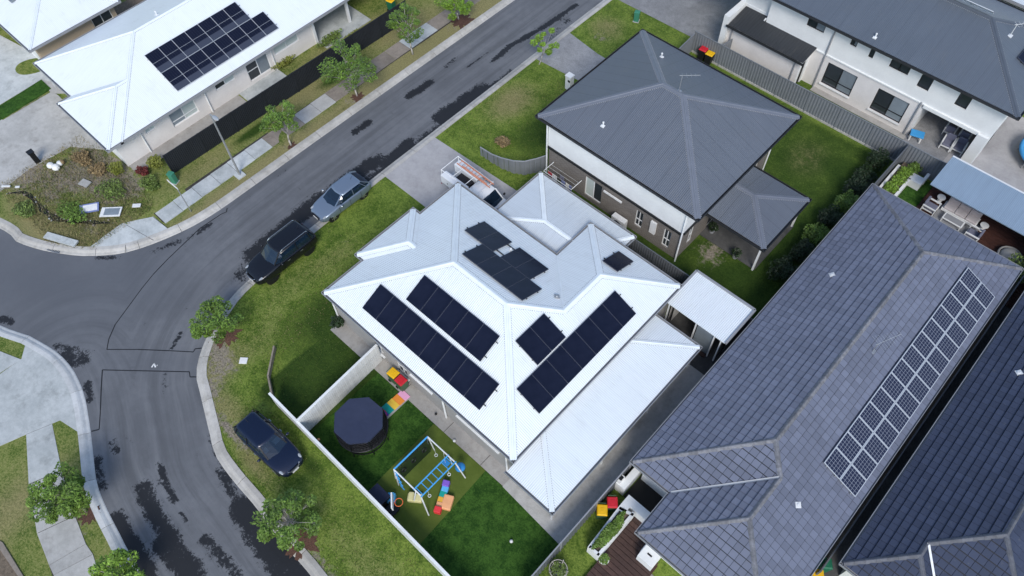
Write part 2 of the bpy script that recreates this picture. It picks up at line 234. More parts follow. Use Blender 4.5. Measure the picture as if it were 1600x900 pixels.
# ------------------------------------------------------------------ mesh helpers
WLOC = {}
def wl(o): return WLOC.get(o.name, Vector((0, 0, 0))) if o is not None else Vector((0, 0, 0))
class MB:
    def __init__(s): s.v = []; s.f = []; s.mi = []; s.cm = 0
    def add(s, vs, fs):
        k = len(s.v); s.v += [tuple(q) for q in vs]
        for q in fs: s.f.append([k+i for i in q]); s.mi.append(s.cm)
        return s
    def face(s, *pts): return s.add(pts, [list(range(len(pts)))])
    def box(s, x0, y0, z0, x1, y1, z1):
        return s.add([(x0,y0,z0),(x1,y0,z0),(x1,y1,z0),(x0,y1,z0),(x0,y0,z1),(x1,y0,z1),(x1,y1,z1),(x0,y1,z1)],
                     [(3,2,1,0),(4,5,6,7),(0,1,5,4),(1,2,6,5),(2,3,7,6),(3,0,4,7)])
    def obox(s, c, hx, hy, z0, z1, rz=0.0, taper=1.0):
        ca, sa = math.cos(rz), math.sin(rz); P = []
        for z, k in ((z0, taper), (z1, 1.0)):
            for a, b in ((-1,-1),(1,-1),(1,1),(-1,1)):
                x, y = a*hx*k, b*hy*k; P.append((c[0]+x*ca-y*sa, c[1]+x*sa+y*ca, z))
        return s.add(P, [(3,2,1,0),(4,5,6,7),(0,1,5,4),(1,2,6,5),(2,3,7,6),(3,0,4,7)])
    def prism(s, poly, z0, z1):
        n = len(poly); a = sum(poly[i][0]*poly[(i+1)%n][1]-poly[(i+1)%n][0]*poly[i][1] for i in range(n))
        if a < 0: poly = poly[::-1]
        return s.add([(p[0],p[1],z0) for p in poly]+[(p[0],p[1],z1) for p in poly], [list(range(n))[::-1], list(range(n,2*n))]+[(i,(i+1)%n,n+(i+1)%n,n+i) for i in range(n)])
    def beam(s, p, q, w, h, up=(0,0,1)):
        p, q = Vector(p), Vector(q); d = (q-p).normalized(); u = Vector(up)
        if abs(d.dot(u)) > 0.98: u = Vector((1,0,0))
        r = d.cross(u).normalized(); u = r.cross(d).normalized(); P = []
        for c in (p, q):
            for a, b in ((-1,-1),(1,-1),(1,1),(-1,1)): P.append(c+r*(a*w/2)+u*(b*h/2))
        return s.add(P, [(3,2,1,0),(4,5,6,7),(0,1,5,4),(1,2,6,5),(2,3,7,6),(3,0,4,7)])
    def tube(s, p, q, r, r2=None, n=8, cap=True):
        p, q = Vector(p), Vector(q); r2 = r if r2 is None else r2; d = (q-p)
        if d.length < 1e-6: return s
        d.normalize(); u = Vector((0,0,1)) if abs(d.z) < 0.9 else Vector((1,0,0)); a = d.cross(u).normalized(); b = a.cross(d)
        P = [p+(a*math.cos(2*math.pi*i/n)+b*math.sin(2*math.pi*i/n))*r for i in range(n)]+[q+(a*math.cos(2*math.pi*i/n)+b*math.sin(2*math.pi*i/n))*r2 for i in range(n)]
        F = [(i,n+i,n+(i+1)%n,(i+1)%n) for i in range(n)]
        if cap: F += [list(range(n)), list(range(n,2*n))[::-1]]
        return s.add(P, F)
    def path(s, pts, r, n=6):
        for a, b in zip(pts[:-1], pts[1:]): s.tube(a, b, r, None, n)
        return s
    def ring(s, c, R, r, n=20, m=6, nrm=(0,0,1)):
        nz = Vector(nrm).normalized(); u = Vector((1,0,0)) if abs(nz.x) < 0.9 else Vector((0,1,0)); a = nz.cross(u).normalized(); b = nz.cross(a); P = []; F = []
        for i in range(n):
            t = 2*math.pi*i/n; d = a*math.cos(t)+b*math.sin(t)
            for j in range(m):
                w = 2*math.pi*j/m; P.append(Vector(c)+d*(R+r*math.cos(w))+nz*(r*math.sin(w)))
        for i in range(n):
            for j in range(m): F.append((i*m+j, ((i+1)%n)*m+j, ((i+1)%n)*m+(j+1)%m, i*m+(j+1)%m))
        return s.add(P, F)
    def ball(s, c, rx, ry=None, rz=None, n=10, m=6):
        ry = rx if ry is None else ry; rz = rx if rz is None else rz; P = [(c[0],c[1],c[2]-rz)]; F = []
        for j in range(1, m):
            t = math.pi*j/m
            for i in range(n): a = 2*math.pi*i/n; P.append((c[0]+rx*math.sin(t)*math.cos(a), c[1]+ry*math.sin(t)*math.sin(a), c[2]-rz*math.cos(t)))
        P.append((c[0],c[1],c[2]+rz)); L = len(P)-1
        for i in range(n):
            F.append((0, 1+(i+1)%n, 1+i)); F.append((L, 1+(m-2)*n+i, 1+(m-2)*n+(i+1)%n))
            for j in range(m-2): F.append((1+j*n+i, 1+j*n+(i+1)%n, 1+(j+1)*n+(i+1)%n, 1+(j+1)*n+i))
        return s.add(P, F)
    def mesh(s, name, mats, smooth=False, uv=True, off=Vector((0,0,0))):
        me = bpy.data.meshes.new(name)
        me.from_pydata([(a[0]-off.x, a[1]-off.y, a[2]-off.z) for a in s.v], [], s.f)
        for q in (mats if isinstance(mats, (list, tuple)) else [mats]): me.materials.append(MATS[q])
        if any(s.mi): me.polygons.foreach_set('material_index', s.mi)
        if uv: auto_uv(me, off)
        if smooth: me.polygons.foreach_set('use_smooth', [True]*len(me.polygons))
        me.update(); return me
    def build(s, name, mats, par=None, smooth=False, uv=True, local=False, bevel=0.0, sub=0):
        off = Vector((0,0,0)) if local else wl(par)
        o = bpy.data.objects.new(name, s.mesh(name, mats, smooth, uv, off)); COL.objects.link(o)
        if par is not None: o.parent = par; WLOC[o.name] = wl(par)
        if bevel: bv = o.modifiers.new('bevel', 'BEVEL'); bv.width = bevel; bv.segments = 2; bv.limit_method = 'ANGLE'
        if sub: sb = o.modifiers.new('smooth', 'SUBSURF'); sb.levels = sub; sb.render_levels = sub
        return o
def auto_uv(me, off=Vector((0,0,0))):
    """UVs in metres: u along the level line of each face, v up its slope"""
    uvl = me.uv_layers.new(name='UVMap'); me.update()
    for p in me.polygons:
        n = p.normal
        if abs(n.z) > 0.999: U, V = Vector((1,0,0)), Vector((0,1,0))
        else: U = Vector((0,0,1)).cross(n).normalized(); V = n.cross(U)
        for li in p.loop_indices:
            c = me.vertices[me.loops[li].vertex_index].co+off; uvl.data[li].uv = (c.dot(U), c.dot(V))
def tag(o, label=None, cat=None, group=None, kind=None):
    for k, v in (('label', label), ('category', cat), ('group', group), ('kind', kind)):
        if v: o[k] = v
    return o
def thing(name, label, cat, loc=(0,0,0), group=None, rz=0.0):
    o = bpy.data.objects.new(name, None); COL.objects.link(o); o.location = loc; o.rotation_euler = (0,0,rz); WLOC[o.name] = Vector(loc)
    return tag(o, label, cat, group)
def inst(name, me, par, pos):
    o = bpy.data.objects.new(name, me); COL.objects.link(o); o.parent = par; o.location = Vector(pos)-wl(par); return o
def copy_tree(o, par=None):
    c = o.copy(); COL.objects.link(c); c.parent = par
    for ch in list(o.children): copy_tree(ch, c)
    return c
def copy_thing(o, label, loc, rz=None):
    c = copy_tree(o); c.location = loc
    if rz is not None: c.rotation_euler = (0,0,rz)
    c['label'] = label; return c

# ------------------------------------------------------------------ ground sheets
def inside(poly, X, Y):
    r = np.zeros(X.shape, bool); n = len(poly)
    for i in range(n):
        (x0, y0), (x1, y1) = poly[i], poly[(i+1) % n]
        if y0 == y1: continue
        c = ((y0 > Y) != (y1 > Y)) & (X < (x1-x0)*(Y-y0)/(y1-y0)+x0); r ^= c
    return r
def seg_dist(X, Y, pts):
    D = np.full(X.shape, 1e9)
    for (x0, y0), (x1, y1) in zip(pts[:-1], pts[1:]):
        dx, dy = x1-x0, y1-y0; L = dx*dx+dy*dy+1e-9; t = np.clip(((X-x0)*dx+(Y-y0)*dy)/L, 0, 1); D = np.minimum(D, np.hypot(X-x0-t*dx, Y-y0-t*dy))
    return D
def sheet(name, bbox, cell, z, mat, poly=None, zones=None, wob=0.0, par=None):
    x0, x1, y0, y1 = bbox; nx = int((x1-x0)/cell)+1; ny = int((y1-y0)/cell)+1
    gx = np.linspace(x0, x1, nx); gy = np.linspace(y0, y1, ny); X, Y = np.meshgrid(gx, gy, indexing='ij')
    Z = np.full(X.shape, z)
    if wob: Z = Z+wob*(np.sin(X*0.9+1.3*np.sin(Y*0.37))*np.cos(Y*0.7+X*0.21))
    V = np.stack([X, Y, Z], -1).reshape(-1, 3)
    I = np.arange(nx*ny).reshape(nx, ny); Q = np.stack([I[:-1,:-1], I[1:,:-1], I[1:,1:], I[:-1,1:]], -1).reshape(-1, 4)
    if poly is not None:
        cx = (X[:-1,:-1]+X[1:,1:])/2; cy = (Y[:-1,:-1]+Y[1:,1:])/2; Q = Q[inside(poly, cx, cy).reshape(-1)]
        use = np.unique(Q); mp = -np.ones(nx*ny, int); mp[use] = np.arange(len(use)); Q = mp[Q]; V = V[use]
    me = bpy.data.meshes.new(name); me.from_pydata(V.tolist(), [], Q.tolist()); me.materials.append(MATS[mat])
    a = me.color_attributes.new('zones', 'FLOAT_COLOR', 'POINT'); C = np.zeros((len(V), 4)); C[:, 3] = 1
    if zones: 
        for k, arr in enumerate(zones(V[:, 0], V[:, 1])): C[:, k] = np.clip(arr, 0, 1.2)
    a.data.foreach_set('color', C.reshape(-1)); me.update()
    o = bpy.data.objects.new(name, me); COL.objects.link(o)
    if par is not None: o.parent = par
    return o
def blob(X, Y, items):
    r = np.zeros(X.shape)
    for x, y, rx, ry, v in items: r = r+v*np.exp(-((X-x)/rx)**2-((Y-y)/ry)**2)
    return r
def box_soft(X, Y, x0, x1, y0, y1, s=0.35):
    d = np.maximum(np.maximum(x0-X, X-x1), np.maximum(y0-Y, Y-y1)); return np.clip(0.5-d/s, 0, 1)
def pxl(pts, z=0.0): return [tuple(at(a, b, z)[:2]) for a, b in pts]
def spline(pts, step=0.6):
    """Catmull-Rom through ground points, resampled"""
    P = [Vector((p[0], p[1], 0)) for p in pts]; P = [P[0]*2-P[1]]+P+[P[-1]*2-P[-2]]; out = []
    for i in range(1, len(P)-2):
        a, b, c, d = P[i-1:i+3]; n = max(1, int((c-b).length/0.15))
        for k in range(n):
            t = k/n; out.append(0.5*((2*b)+(c-a)*t+(2*a-5*b+4*c-d)*t*t+(3*b-a-3*c+d)*t**3))
    out.append(P[-2]); res = [out[0]]; acc = 0.0
    for p, q in zip(out[:-1], out[1:]):
        acc += (q-p).length
        if acc >= step: res.append(q); acc = 0.0
    res.append(out[-1]); return [(p.x, p.y) for p in res]
def offset(pts, d):
    """offset to the left of the running direction"""
    o = []
    for i, p in enumerate(pts):
        a = pts[max(0, i-1)]; b = pts[min(len(pts)-1, i+1)]; t = Vector((b[0]-a[0], b[1]-a[1])).normalized(); o.append((p[0]-t.y*d, p[1]+t.x*d))
    return o

# kerb lines = road edge; listed so that the verge lies on the left of the running direction
NW_LINE = spline([(-60, -6.5), (-50, -3.6)] + pxl([(0,357),(25,377),(62,390),(100,397),(135,400),(195,395),(262,372),(325,340)]) + [(-33.88, 11.5), (-33.9, 16), (-33.88, 26), (-33.86, 36), (-33.86, 70)])
E_LINE = spline([(-28.9, 70), (-28.88, 40), (-28.8, 30), (-28.76, 20.9), (-28.72, 16.3), (-28.62, 12)] + pxl([(440,393),(375,450),(347,485),(325,522),(310,562),(307,590),(312,612),(327,675),(337,712),(365,752),(400,793),(440,849),(485,899)]) + [(-7.5, -1.7), (5, -3)])
SW_LINE = spline([(10, -8.2), (-10, -7.3)] + pxl([(215,885),(185,830),(167,795),(152,757),(146,712),(142,676),(133,622),(122,592),(110,572),(90,551),(61,533),(42,523),(0,508)]) + [(-44, -7.0), (-60, -11)])
KW = 0.50
NW_IN = offset(NW_LINE, KW*0.86); E_IN = offset(E_LINE, KW*0.86); SW_IN = offset(SW_LINE, KW*0.86)
NW_POLY = NW_IN + [(-95, 70), (-95, -6.5)]
E_POLY = E_IN + [(40, -3), (40, 70)]
SW_POLY = SW_IN + [(-60, -40), (10, -40)]
GZ = 0.11

def road_zones(X, Y):
    wet = np.zeros(X.shape); film = np.zeros(X.shape)
    def st(pts, w, v):
        D = seg_dist(X, Y, pxl(pts)); return v*np.clip(1.25-D/w, 0, 1)
    S = [([(575,288),(640,240),(700,195),(760,150),(800,118)], 0.9, .75), ([(690,185),(720,165),(760,140)], 1.1, .8), ([(640,150),(660,138),(672,128)], .5, .8), ([(555,205),(575,192)], .5, .75), ([(695,105),(712,90)], .35, .6), ([(770,95),(800,70),(850,42),(900,8)], .35, .85),
         ([(730,105),(770,78)], .15, .7), ([(480,330),(520,300),(560,270),(590,250)], .85, .8), ([(395,400),(430,370),(470,335),(500,310)], 1.0, .8), ([(375,430),(400,400)], .9, .6), ([(600,255),(640,225)], .8, .75),
         ([(100,555),(115,565),(130,560)], .9, .62), ([(85,540),(140,550)], .5, .5), ([(135,600),(140,625)], .45, .65), ([(2,500),(15,503)], .5, .7), ([(180,815),(200,850),(225,890),(235,915)], .75, .95), ([(225,760),(240,800),(265,840),(300,890)], .75, .75), ([(250,850),(270,870),(310,905)], .9, .7),
         ([(248,725),(262,760),(275,785)], .3, .75), ([(280,800),(298,825)], .18, .7), ([(320,840),(345,870),(370,900)], .55, .65), ([(345,735),(375,790),(400,820)], .6, .6), ([(385,795),(420,850),(470,910)], 1.2, .85), ([(268,545),(283,520)], .22, .7), ([(257,585),(257,615)], .3, .55), ([(175,690),(180,705)], .5, .55), ([(150,720),(160,760)], .5, .62),
         ([(235,395),(300,370),(330,350)], .4, .55), ([(150,402),(190,403)], .3, .55), ([(385,770),(340,715),(325,680)], .22, .6), ([(425,135+150),(450,262)], .2, .5), ([(860,60),(890,30)], .5, .5)]
    for p, w, v in S: wet = np.maximum(wet, st(p, w, v))
    film = 0.75*np.clip(1-seg_dist(X, Y, pxl([(0,430),(120,450),(200,430)]))/6.0, 0, 1)
    film = np.maximum(film, 0.35*np.clip(1-seg_dist(X, Y, pxl([(160,563),(305,568)]))/1.1, 0, 1))
    dst = np.minimum(seg_dist(X, Y, E_LINE), seg_dist(X, Y, [p for p in SW_LINE if p[0] > -31])+0.8)/10.0
    return wet, film, dst
road = sheet('road', (-75, 10, -14, 66), 0.22, 0.0, 'asphalt', None, road_zones); tag(road, kind='structure')
g = MB(); g.add([(-900,-900,-0.06),(900,-900,-0.06),(900,900,-0.06),(-900,900,-0.06)], [(0,1,2,3)]); tag(g.build('ground', 'grass'), kind='structure')

def nw_zones(X, Y):
    dry = 0.42+blob(X, Y, [(-34.6, 14, .7, 12, .55), (-35, 30, 1.4, 8, .6), (-37.5, 10, .8, 3, .25), (-37.6, 19, 1.0, 3, .35), (-40.5, 0.6, 3.5, 1.1, .55), (-37.5, 3, 2.5, 1.5, .4), (-37.5, 28, 1, 3, .4), (-39.6, 24, 1.2, 6, .3)])
    soil = blob(X, Y, [(-46, 2.0, 2.6, 1.6, .95), (-44.2, 5.6, 1.8, 1.2, .72), (-42.0, 4.9, 1.6, 1.3, .85), (-41.5, 6.4, 1.4, .7, .75), (-43.3, 3.6, 1.4, 1.0, .7), (-40.2, 4.8, 1.5, 1.0, .6), (-38.6, 2.6, 1.4, .8, .45), (-39.2, 6.2, 1.2, .7, .45), (-39.2, 14, .9, 8, .62), (-42.5, 2.2, 1.0, .5, .5), (-34.9, 20.6, .6, .9, .6), (-35.1, 31, 1.0, 1.8, .55), (-34.7, 15, .5, .7, .55), (-39, 26, 1, 3, .35), (-51.8, 5, 1.2, 4, .6)])
    lush_shade = blob(X, Y, [(-37.6, 14.5, .5, 2.5, .9), (-37.5, 21.0, .7, 2.0, .75), (-34.7, 19.0, .3, 2.5, .5), (-41.3, 1.9, 1.1, .9, .5), (-40, 3.3, 1.4, 1.2, .35), (-34.9, 24, .4, 2, .35)])
    return dry, soil, lush_shade
def e_zones(X, Y):
    dry = 0.04+blob(X, Y, [(-26.2, 8.5, 1.6, 3.5, .34), (-24.4, 5.0, 1.4, 2.2, .30), (-25.0, 2.2, 1.3, 1.6, .62), (-22.5, 1.2, 1.8, .9, .6), (-19, .2, 2.0, .6, .55), (-14.5, 1.0, 4.5, 1.2, .30), (-10, .9, 2.5, 1.5, .28), (-26.7, 27.5, 1.6, 2.5, .72), (-26.6, 37.5, 1.7, 1.7, .6), (-25.8, 12, 1.0, 2.2, .25), (-21.5, 4.4, .8, .6, .42), (-9.3, 36.2, 1.6, 2.0, .75)])
    soil = blob(X, Y, [(-25.9, 2.9, .8, 1.0, .8), (-24.6, 2.6, .9, .9, .6), (-24.3, 1.2, 1.3, .7, .68), (-22.0, .55, 1.6, .4, .62), (-20.3, .6, 1.1, .45, .6), (-15.2, -.3, 2.0, .5, .8), (-11.5, -.6, 2.2, .35, .6), (-9.6, 26.2, .9, 1.1, .75), (-26.3, 36.6, .8, .7, .5), (-26, 12.4, .5, .8, .3)])
    lush_shade = 0.12+blob(X, Y, [(-23.4, 9, 1.6, 5, .55), (-23.5, 16, 1.3, 2.2, .7), (-20.2, 6.0, 1.5, 1.8, .75), (-20.8, 8, 2, 1.4, .55), (-23.4, 26.5, 1.6, 2.5, .7), (-21.5, 3.0, 1, .5, .45), (-22.5, 38, 2.5, 1.0, .55), (-17, 2.2, 1.2, .5, .6), (-7, 24.5, 4, 2.5, .75), (-6, 30, 2.0, 6, .85), (-8, 37, 4, 2.2, .5)])  # blobs by house walls and hedge paint their shade into the green
    lush_shade = np.maximum(lush_shade, 1.0*box_soft(X, Y, -22.2, -5.0, 3.0, 8.4)); lush_shade = np.maximum(lush_shade, .62*box_soft(X, Y, -21, -4.9, 22.7, 39.6, 1.2))
    lush_shade = np.maximum(lush_shade, .55*box_soft(X, Y, -18, 0, 39.6, 42.4))
    return dry, soil, lush_shade
def sw_zones(X, Y):
    dry = 0.45+blob(X, Y, [(-26, -9.5, 1.2, 3, .3)]); soil = blob(X, Y, [(-23, -7.4, 1.2, .7, .55), (-19.5, -8, 2, .6, .5)]); return dry, soil, 0*X
tag(sheet('lawn_northwest', (-95, -33, -8, 66), 0.16, GZ, 'grass', NW_POLY, nw_zones, 0.03), kind='structure')
tag(sheet('lawn_east', (-30, 36, -6, 66), 0.16, GZ, 'grass', E_POLY, e_zones, 0.012), kind='structure')
tag(sheet('lawn_southwest', (-60, 10, -22, 0), 0.16, GZ, 'grass', SW_POLY, sw_zones, 0.012), kind='structure')

PROF = [(0.0, 0.004), (0.04, 0.030), (0.16, 0.055), (0.26, 0.115), (0.34, 0.145), (0.58, 0.150), (0.58, -0.04)]
def kerb(name, line, mat, piece=2.4, prof=PROF, sky=None):
    root = MB(); n = len(line)
    # a continuous dark bed under the joints carries the pieces
    beds = [(offset(line, o_), z_) for o_, z_ in ((0.05, 0.012), (0.17, 0.036), (0.27, 0.095), (0.47, 0.130))]
    vs = [(b_[i][0], b_[i][1], z_) for i in range(n) for b_, z_ in beds]
    fs = [(4*i+k, 4*i+4+k, 4*i+5+k, 4*i+1+k) for i in range(n-1) for k in range(3)]
    root.add(vs, fs); ro = root.build(name, 'joint'); tag(ro, kind='structure')
    acc = 0.0; cur = [0]; offs = [offset(line, o) for o, z in PROF]
    def emit(idx):
        if len(idx) < 2: return
        P = [line[i] for i in idx]; g0 = 0.012
        m = MB(); rings = []
        for j, i in enumerate(idx):
            t = 0.0
            pts = []
            for k, (o, z) in enumerate(prof):
                x, y = offs[k][i]
                if j in (0, len(idx)-1):
                    nb = idx[1] if j == 0 else idx[-2]; nx, ny = offs[k][nb]; d = Vector((nx-x, ny-y)); L = max(d.length, 1e-6); x += d.x/L*g0; y += d.y/L*g0
                pts.append((x, y, z))
            rings.append(pts)
        K = len(prof); V = [p for r in rings for p in r]; F = []
        for a in range(len(rings)-1):
            for k in range(K-1): F.append((a*K+k, (a+1)*K+k, (a+1)*K+k+1, a*K+k+1))
        F.append(list(range(K))); F.append([(len(rings)-1)*K+k for k in range(K)][::-1])
        m.add(V, F); m.build('kerb_stone', mat, ro)
    for i in range(1, n):
        acc += math.dist(line[i-1], line[i]); cur.append(i)
        if acc >= piece: emit(cur); cur = [i]; acc = 0.0
    emit(cur)
    return ro
def clip_line(line, f): return [p for p in line if f(p)]
kerb('kerb_northwest', clip_line(NW_LINE, lambda p: p[0] > -52 and p[1] < 44), 'kerb_concrete')
kerb('kerb_east', clip_line(E_LINE, lambda p: p[1] < 50 and p[0] < 2), 'kerb_concrete')
kerb('kerb_southwest', clip_line(SW_LINE, lambda p: p[0] < -8 and p[0] > -50), 'kerb_pale')

def slab(name, poly, z, mat, par=None, th=0.10, kind='structure'):
    o = MB().prism(poly, z-th, z).build(name, mat, par)
    if par is None: tag(o, kind=kind)
    return o
def rect(x0, x1, y0, y1): return [(x0, y0), (x1, y0), (x1, y1), (x0, y1)]
# footpath on the far side of the road: a bed with separate slabs
fp = slab('footpath', rect(-36.82, -35.58, 5.8, 60), GZ+0.012, 'joint')
y = 5.85; k = 0
while y < 42:
    L = 1.42 if k % 3 else 1.30; x1 = -35.35-0.012*min(y, 26); x0 = -36.45-0.018*min(y, 24)
    m = 'concrete_pale' if (k < 6 or abs(y-27.2) < .75) else ('concrete_dirty' if k not in (8, 9) else 'concrete')
    MB().box(x0, y+0.012, GZ-.05, x1, y+L-0.012, GZ+0.028+0.006*RND.random()).build('slab', m, fp); y += L; k += 1
pad = slab('ramp_pad', pxl([(139,388),(165,368),(190,350),(215,344),(240,339),(262,357)], GZ)+[offset(NW_LINE, KW)[i] for i in range(len(NW_LINE)) if -37.0 < NW_LINE[i][0] < -34.4 and NW_LINE[i][1] < 5.4][::-1], GZ+0.035, 'concrete_pale')
for pq in ([(198,352),(240,376)], [(240,340),(262,357)], [(196,395),(197,380)]):
    a, b = at(*pq[0], GZ), at(*pq[1], GZ); MB().beam((a.x,a.y,GZ+.035),(b.x,b.y,GZ+.035), 0.022, 0.006).build('joint_line', 'joint', pad)
# south-west corner pad and path
swp = [offset(SW_LINE, KW-.02)[i] for i in range(len(SW_LINE)) if -36.2 < SW_LINE[i][0] < -26.6]
pad2 = slab('corner_pad', pxl([(0,697),(41,679),(94,657),(125,677)], GZ)+swp[1:]+pxl([(40,539),(34,561),(0,585)], GZ)+pxl([(-60,600),(-60,720)], GZ), GZ+0.03, 'concrete_pale')
slab('corner_path', pxl([(0,549),(33,562),(0,583),(-60,612),(-60,530)], GZ), GZ+0.036, 'concrete_pale')
swf = MB().prism(pxl([(41,678),(81,661),(95,727),(121,815),(150,887),(165,930),(100,945),(82,899),(62,838),(52,800),(45,750)], GZ), GZ-.05, GZ+.018).build('corner_footpath', 'joint'); tag(swf, kind='structure')
cuts = [((41,679),(82,662)), ((45,757),(97,735)), ((58,834),(118,806)), ((77,884),(135,850)), ((84,899),(146,866)), ((100,945),(165,930))]
for i, (q0, q1) in enumerate(zip(cuts[:-1], cuts[1:])):
    P = pxl([q0[0], q0[1], q1[1], q1[0]], GZ); c = Vector((sum(p[0] for p in P)/4, sum(p[1] for p in P)/4))
    MB().prism([tuple(c+(Vector(p)-c)*0.985) for p in P], GZ-.04, GZ+.032+.003*i).build('slab', 'concrete_pale' if i == 0 else 'concrete', swf)
slab('garden_edging', pxl([(0,845),(5,848),(40,905),(34,908),(0,858)], GZ), GZ+.06, 'concrete_dirty')
slab('garden_bed', pxl([(-40,800),(0,858),(34,908),(30,960),(-60,960)], GZ), GZ+.02, 'soil')
# drives
slab('main_driveway', [(-28.25,17.35),(-28.25,21.75),(-12.5,22.35),(-12.5,17.35)], GZ+.025, 'drive_concrete')
slab('neighbour_driveway', [(-28.3,31.7),(-28.3,35.35),(-25.3,34.95),(-20.5,34.95),(-20.5,30.4),(-21.5,32.3)], GZ+.025, 'aggregate')
slab('wide_driveway', [(-28.35,40.55),(-28.3,46.5),(-17,46.5),(-17,40.85)], GZ+.025, 'aggregate')
slab('far_driveway', pxl([(92,150),(172,235),(110,229),(45,265),(0,300),(-80,345)], GZ)+[(-58,2)]+pxl([(5,188),(82,143)], GZ), GZ+.03, 'concrete')
for a, b in (((0,186),(110,228)), ((60,170),(105,217)), ((15,200),(45,265))):
    pass
slab('turf_strip', pxl([(0,166),(65,125),(80,139),(5,186),(-60,225),(-60,200)], GZ), GZ+.05, 'turf')
slab('next_apron', pxl([(10,92),(60,88),(90,118),(78,128),(22,128)], GZ), GZ+.013, 'concrete')
slab('next_path', pxl([(40,96),(72,93),(104,146),(80,146),(62,120)], GZ), GZ+.016, 'concrete')
slab('next_driveway', pxl([(80,128),(65,124),(0,164),(-60,198),(-60,40),(0,55),(62,88),(90,142)], GZ), GZ+.02, 'concrete_pale')
# black repair seams and survey mark on the road
def seam(pts, w=0.05):
    P = pxl(pts); m = MB()
    for a, b in zip(P[:-1], P[1:]): m.beam((a[0],a[1],0.003),(b[0],b[1],0.003), w*RND.uniform(.8, 1.2), 0.008)
    m.build('seal_line', 'seal', road)
seam([(355,325),(354,331),(345,335),(312,357),(285,383),(262,405),(240,428),(222,450),(200,480),(180,507),(170,530),(167,546),(215,546),(265,548),(302,550),(305,545),(315,544)])
seam([(307,589),(297,589),(296,581),(250,580),(160,578),(158,610),(157,640),(155,671),(143,674)])
for a, b in (((237,574),(241,568)), ((241,568),(243,574)), ((245,571),(246,571))):
    p, q = at(*a), at(*b); MB().beam((p.x,p.y,.004),(q.x,q.y,.004), .07, .01).build('paint_mark', 'road_paint', road)

# ------------------------------------------------------------------ building helpers
def in_view(P):
    d = Vector(P)-Vector((0,0,CAM_H)); c = d.dot(FWD)
    if c < 1: return None
    x = 800+FPX*d.dot(RIGHT)/c; y = 450-FPX*d.dot(UPV)/c
    return c if (-10 < x < 1610 and -10 < y < 910) else None
def fnorm(f):
    a, b, c = Vector(f[0]), Vector(f[1]), Vector(f[2]); n = (b-a).cross(c-a)
    if len(f) > 3 and n.length < 1e-6: n = (Vector(f[2])-b).cross(Vector(f[3])-b)
    n.normalize(); return n
def clip_rect(poly, u0, u1, v0, v1):
    for ax, lim, sg in ((0, u0, 1), (0, u1, -1), (1, v0, 1), (1, v1, -1)):
        out = []
        for i in range(len(poly)):
            a, b = poly[i-1], poly[i]; da, db = (a[ax]-lim)*sg, (b[ax]-lim)*sg
            if (da >= 0) != (db >= 0): t = da/(da-db); out.append((a[0]+(b[0]-a[0])*t, a[1]+(b[1]-a[1])*t))
            if db >= 0: out.append(b)
        poly = out
        if len(poly) < 3: return []
    return poly
def area2(p): return abs(sum(p[i-1][0]*p[i][1]-p[i][0]*p[i-1][1] for i in range(len(p))))/2
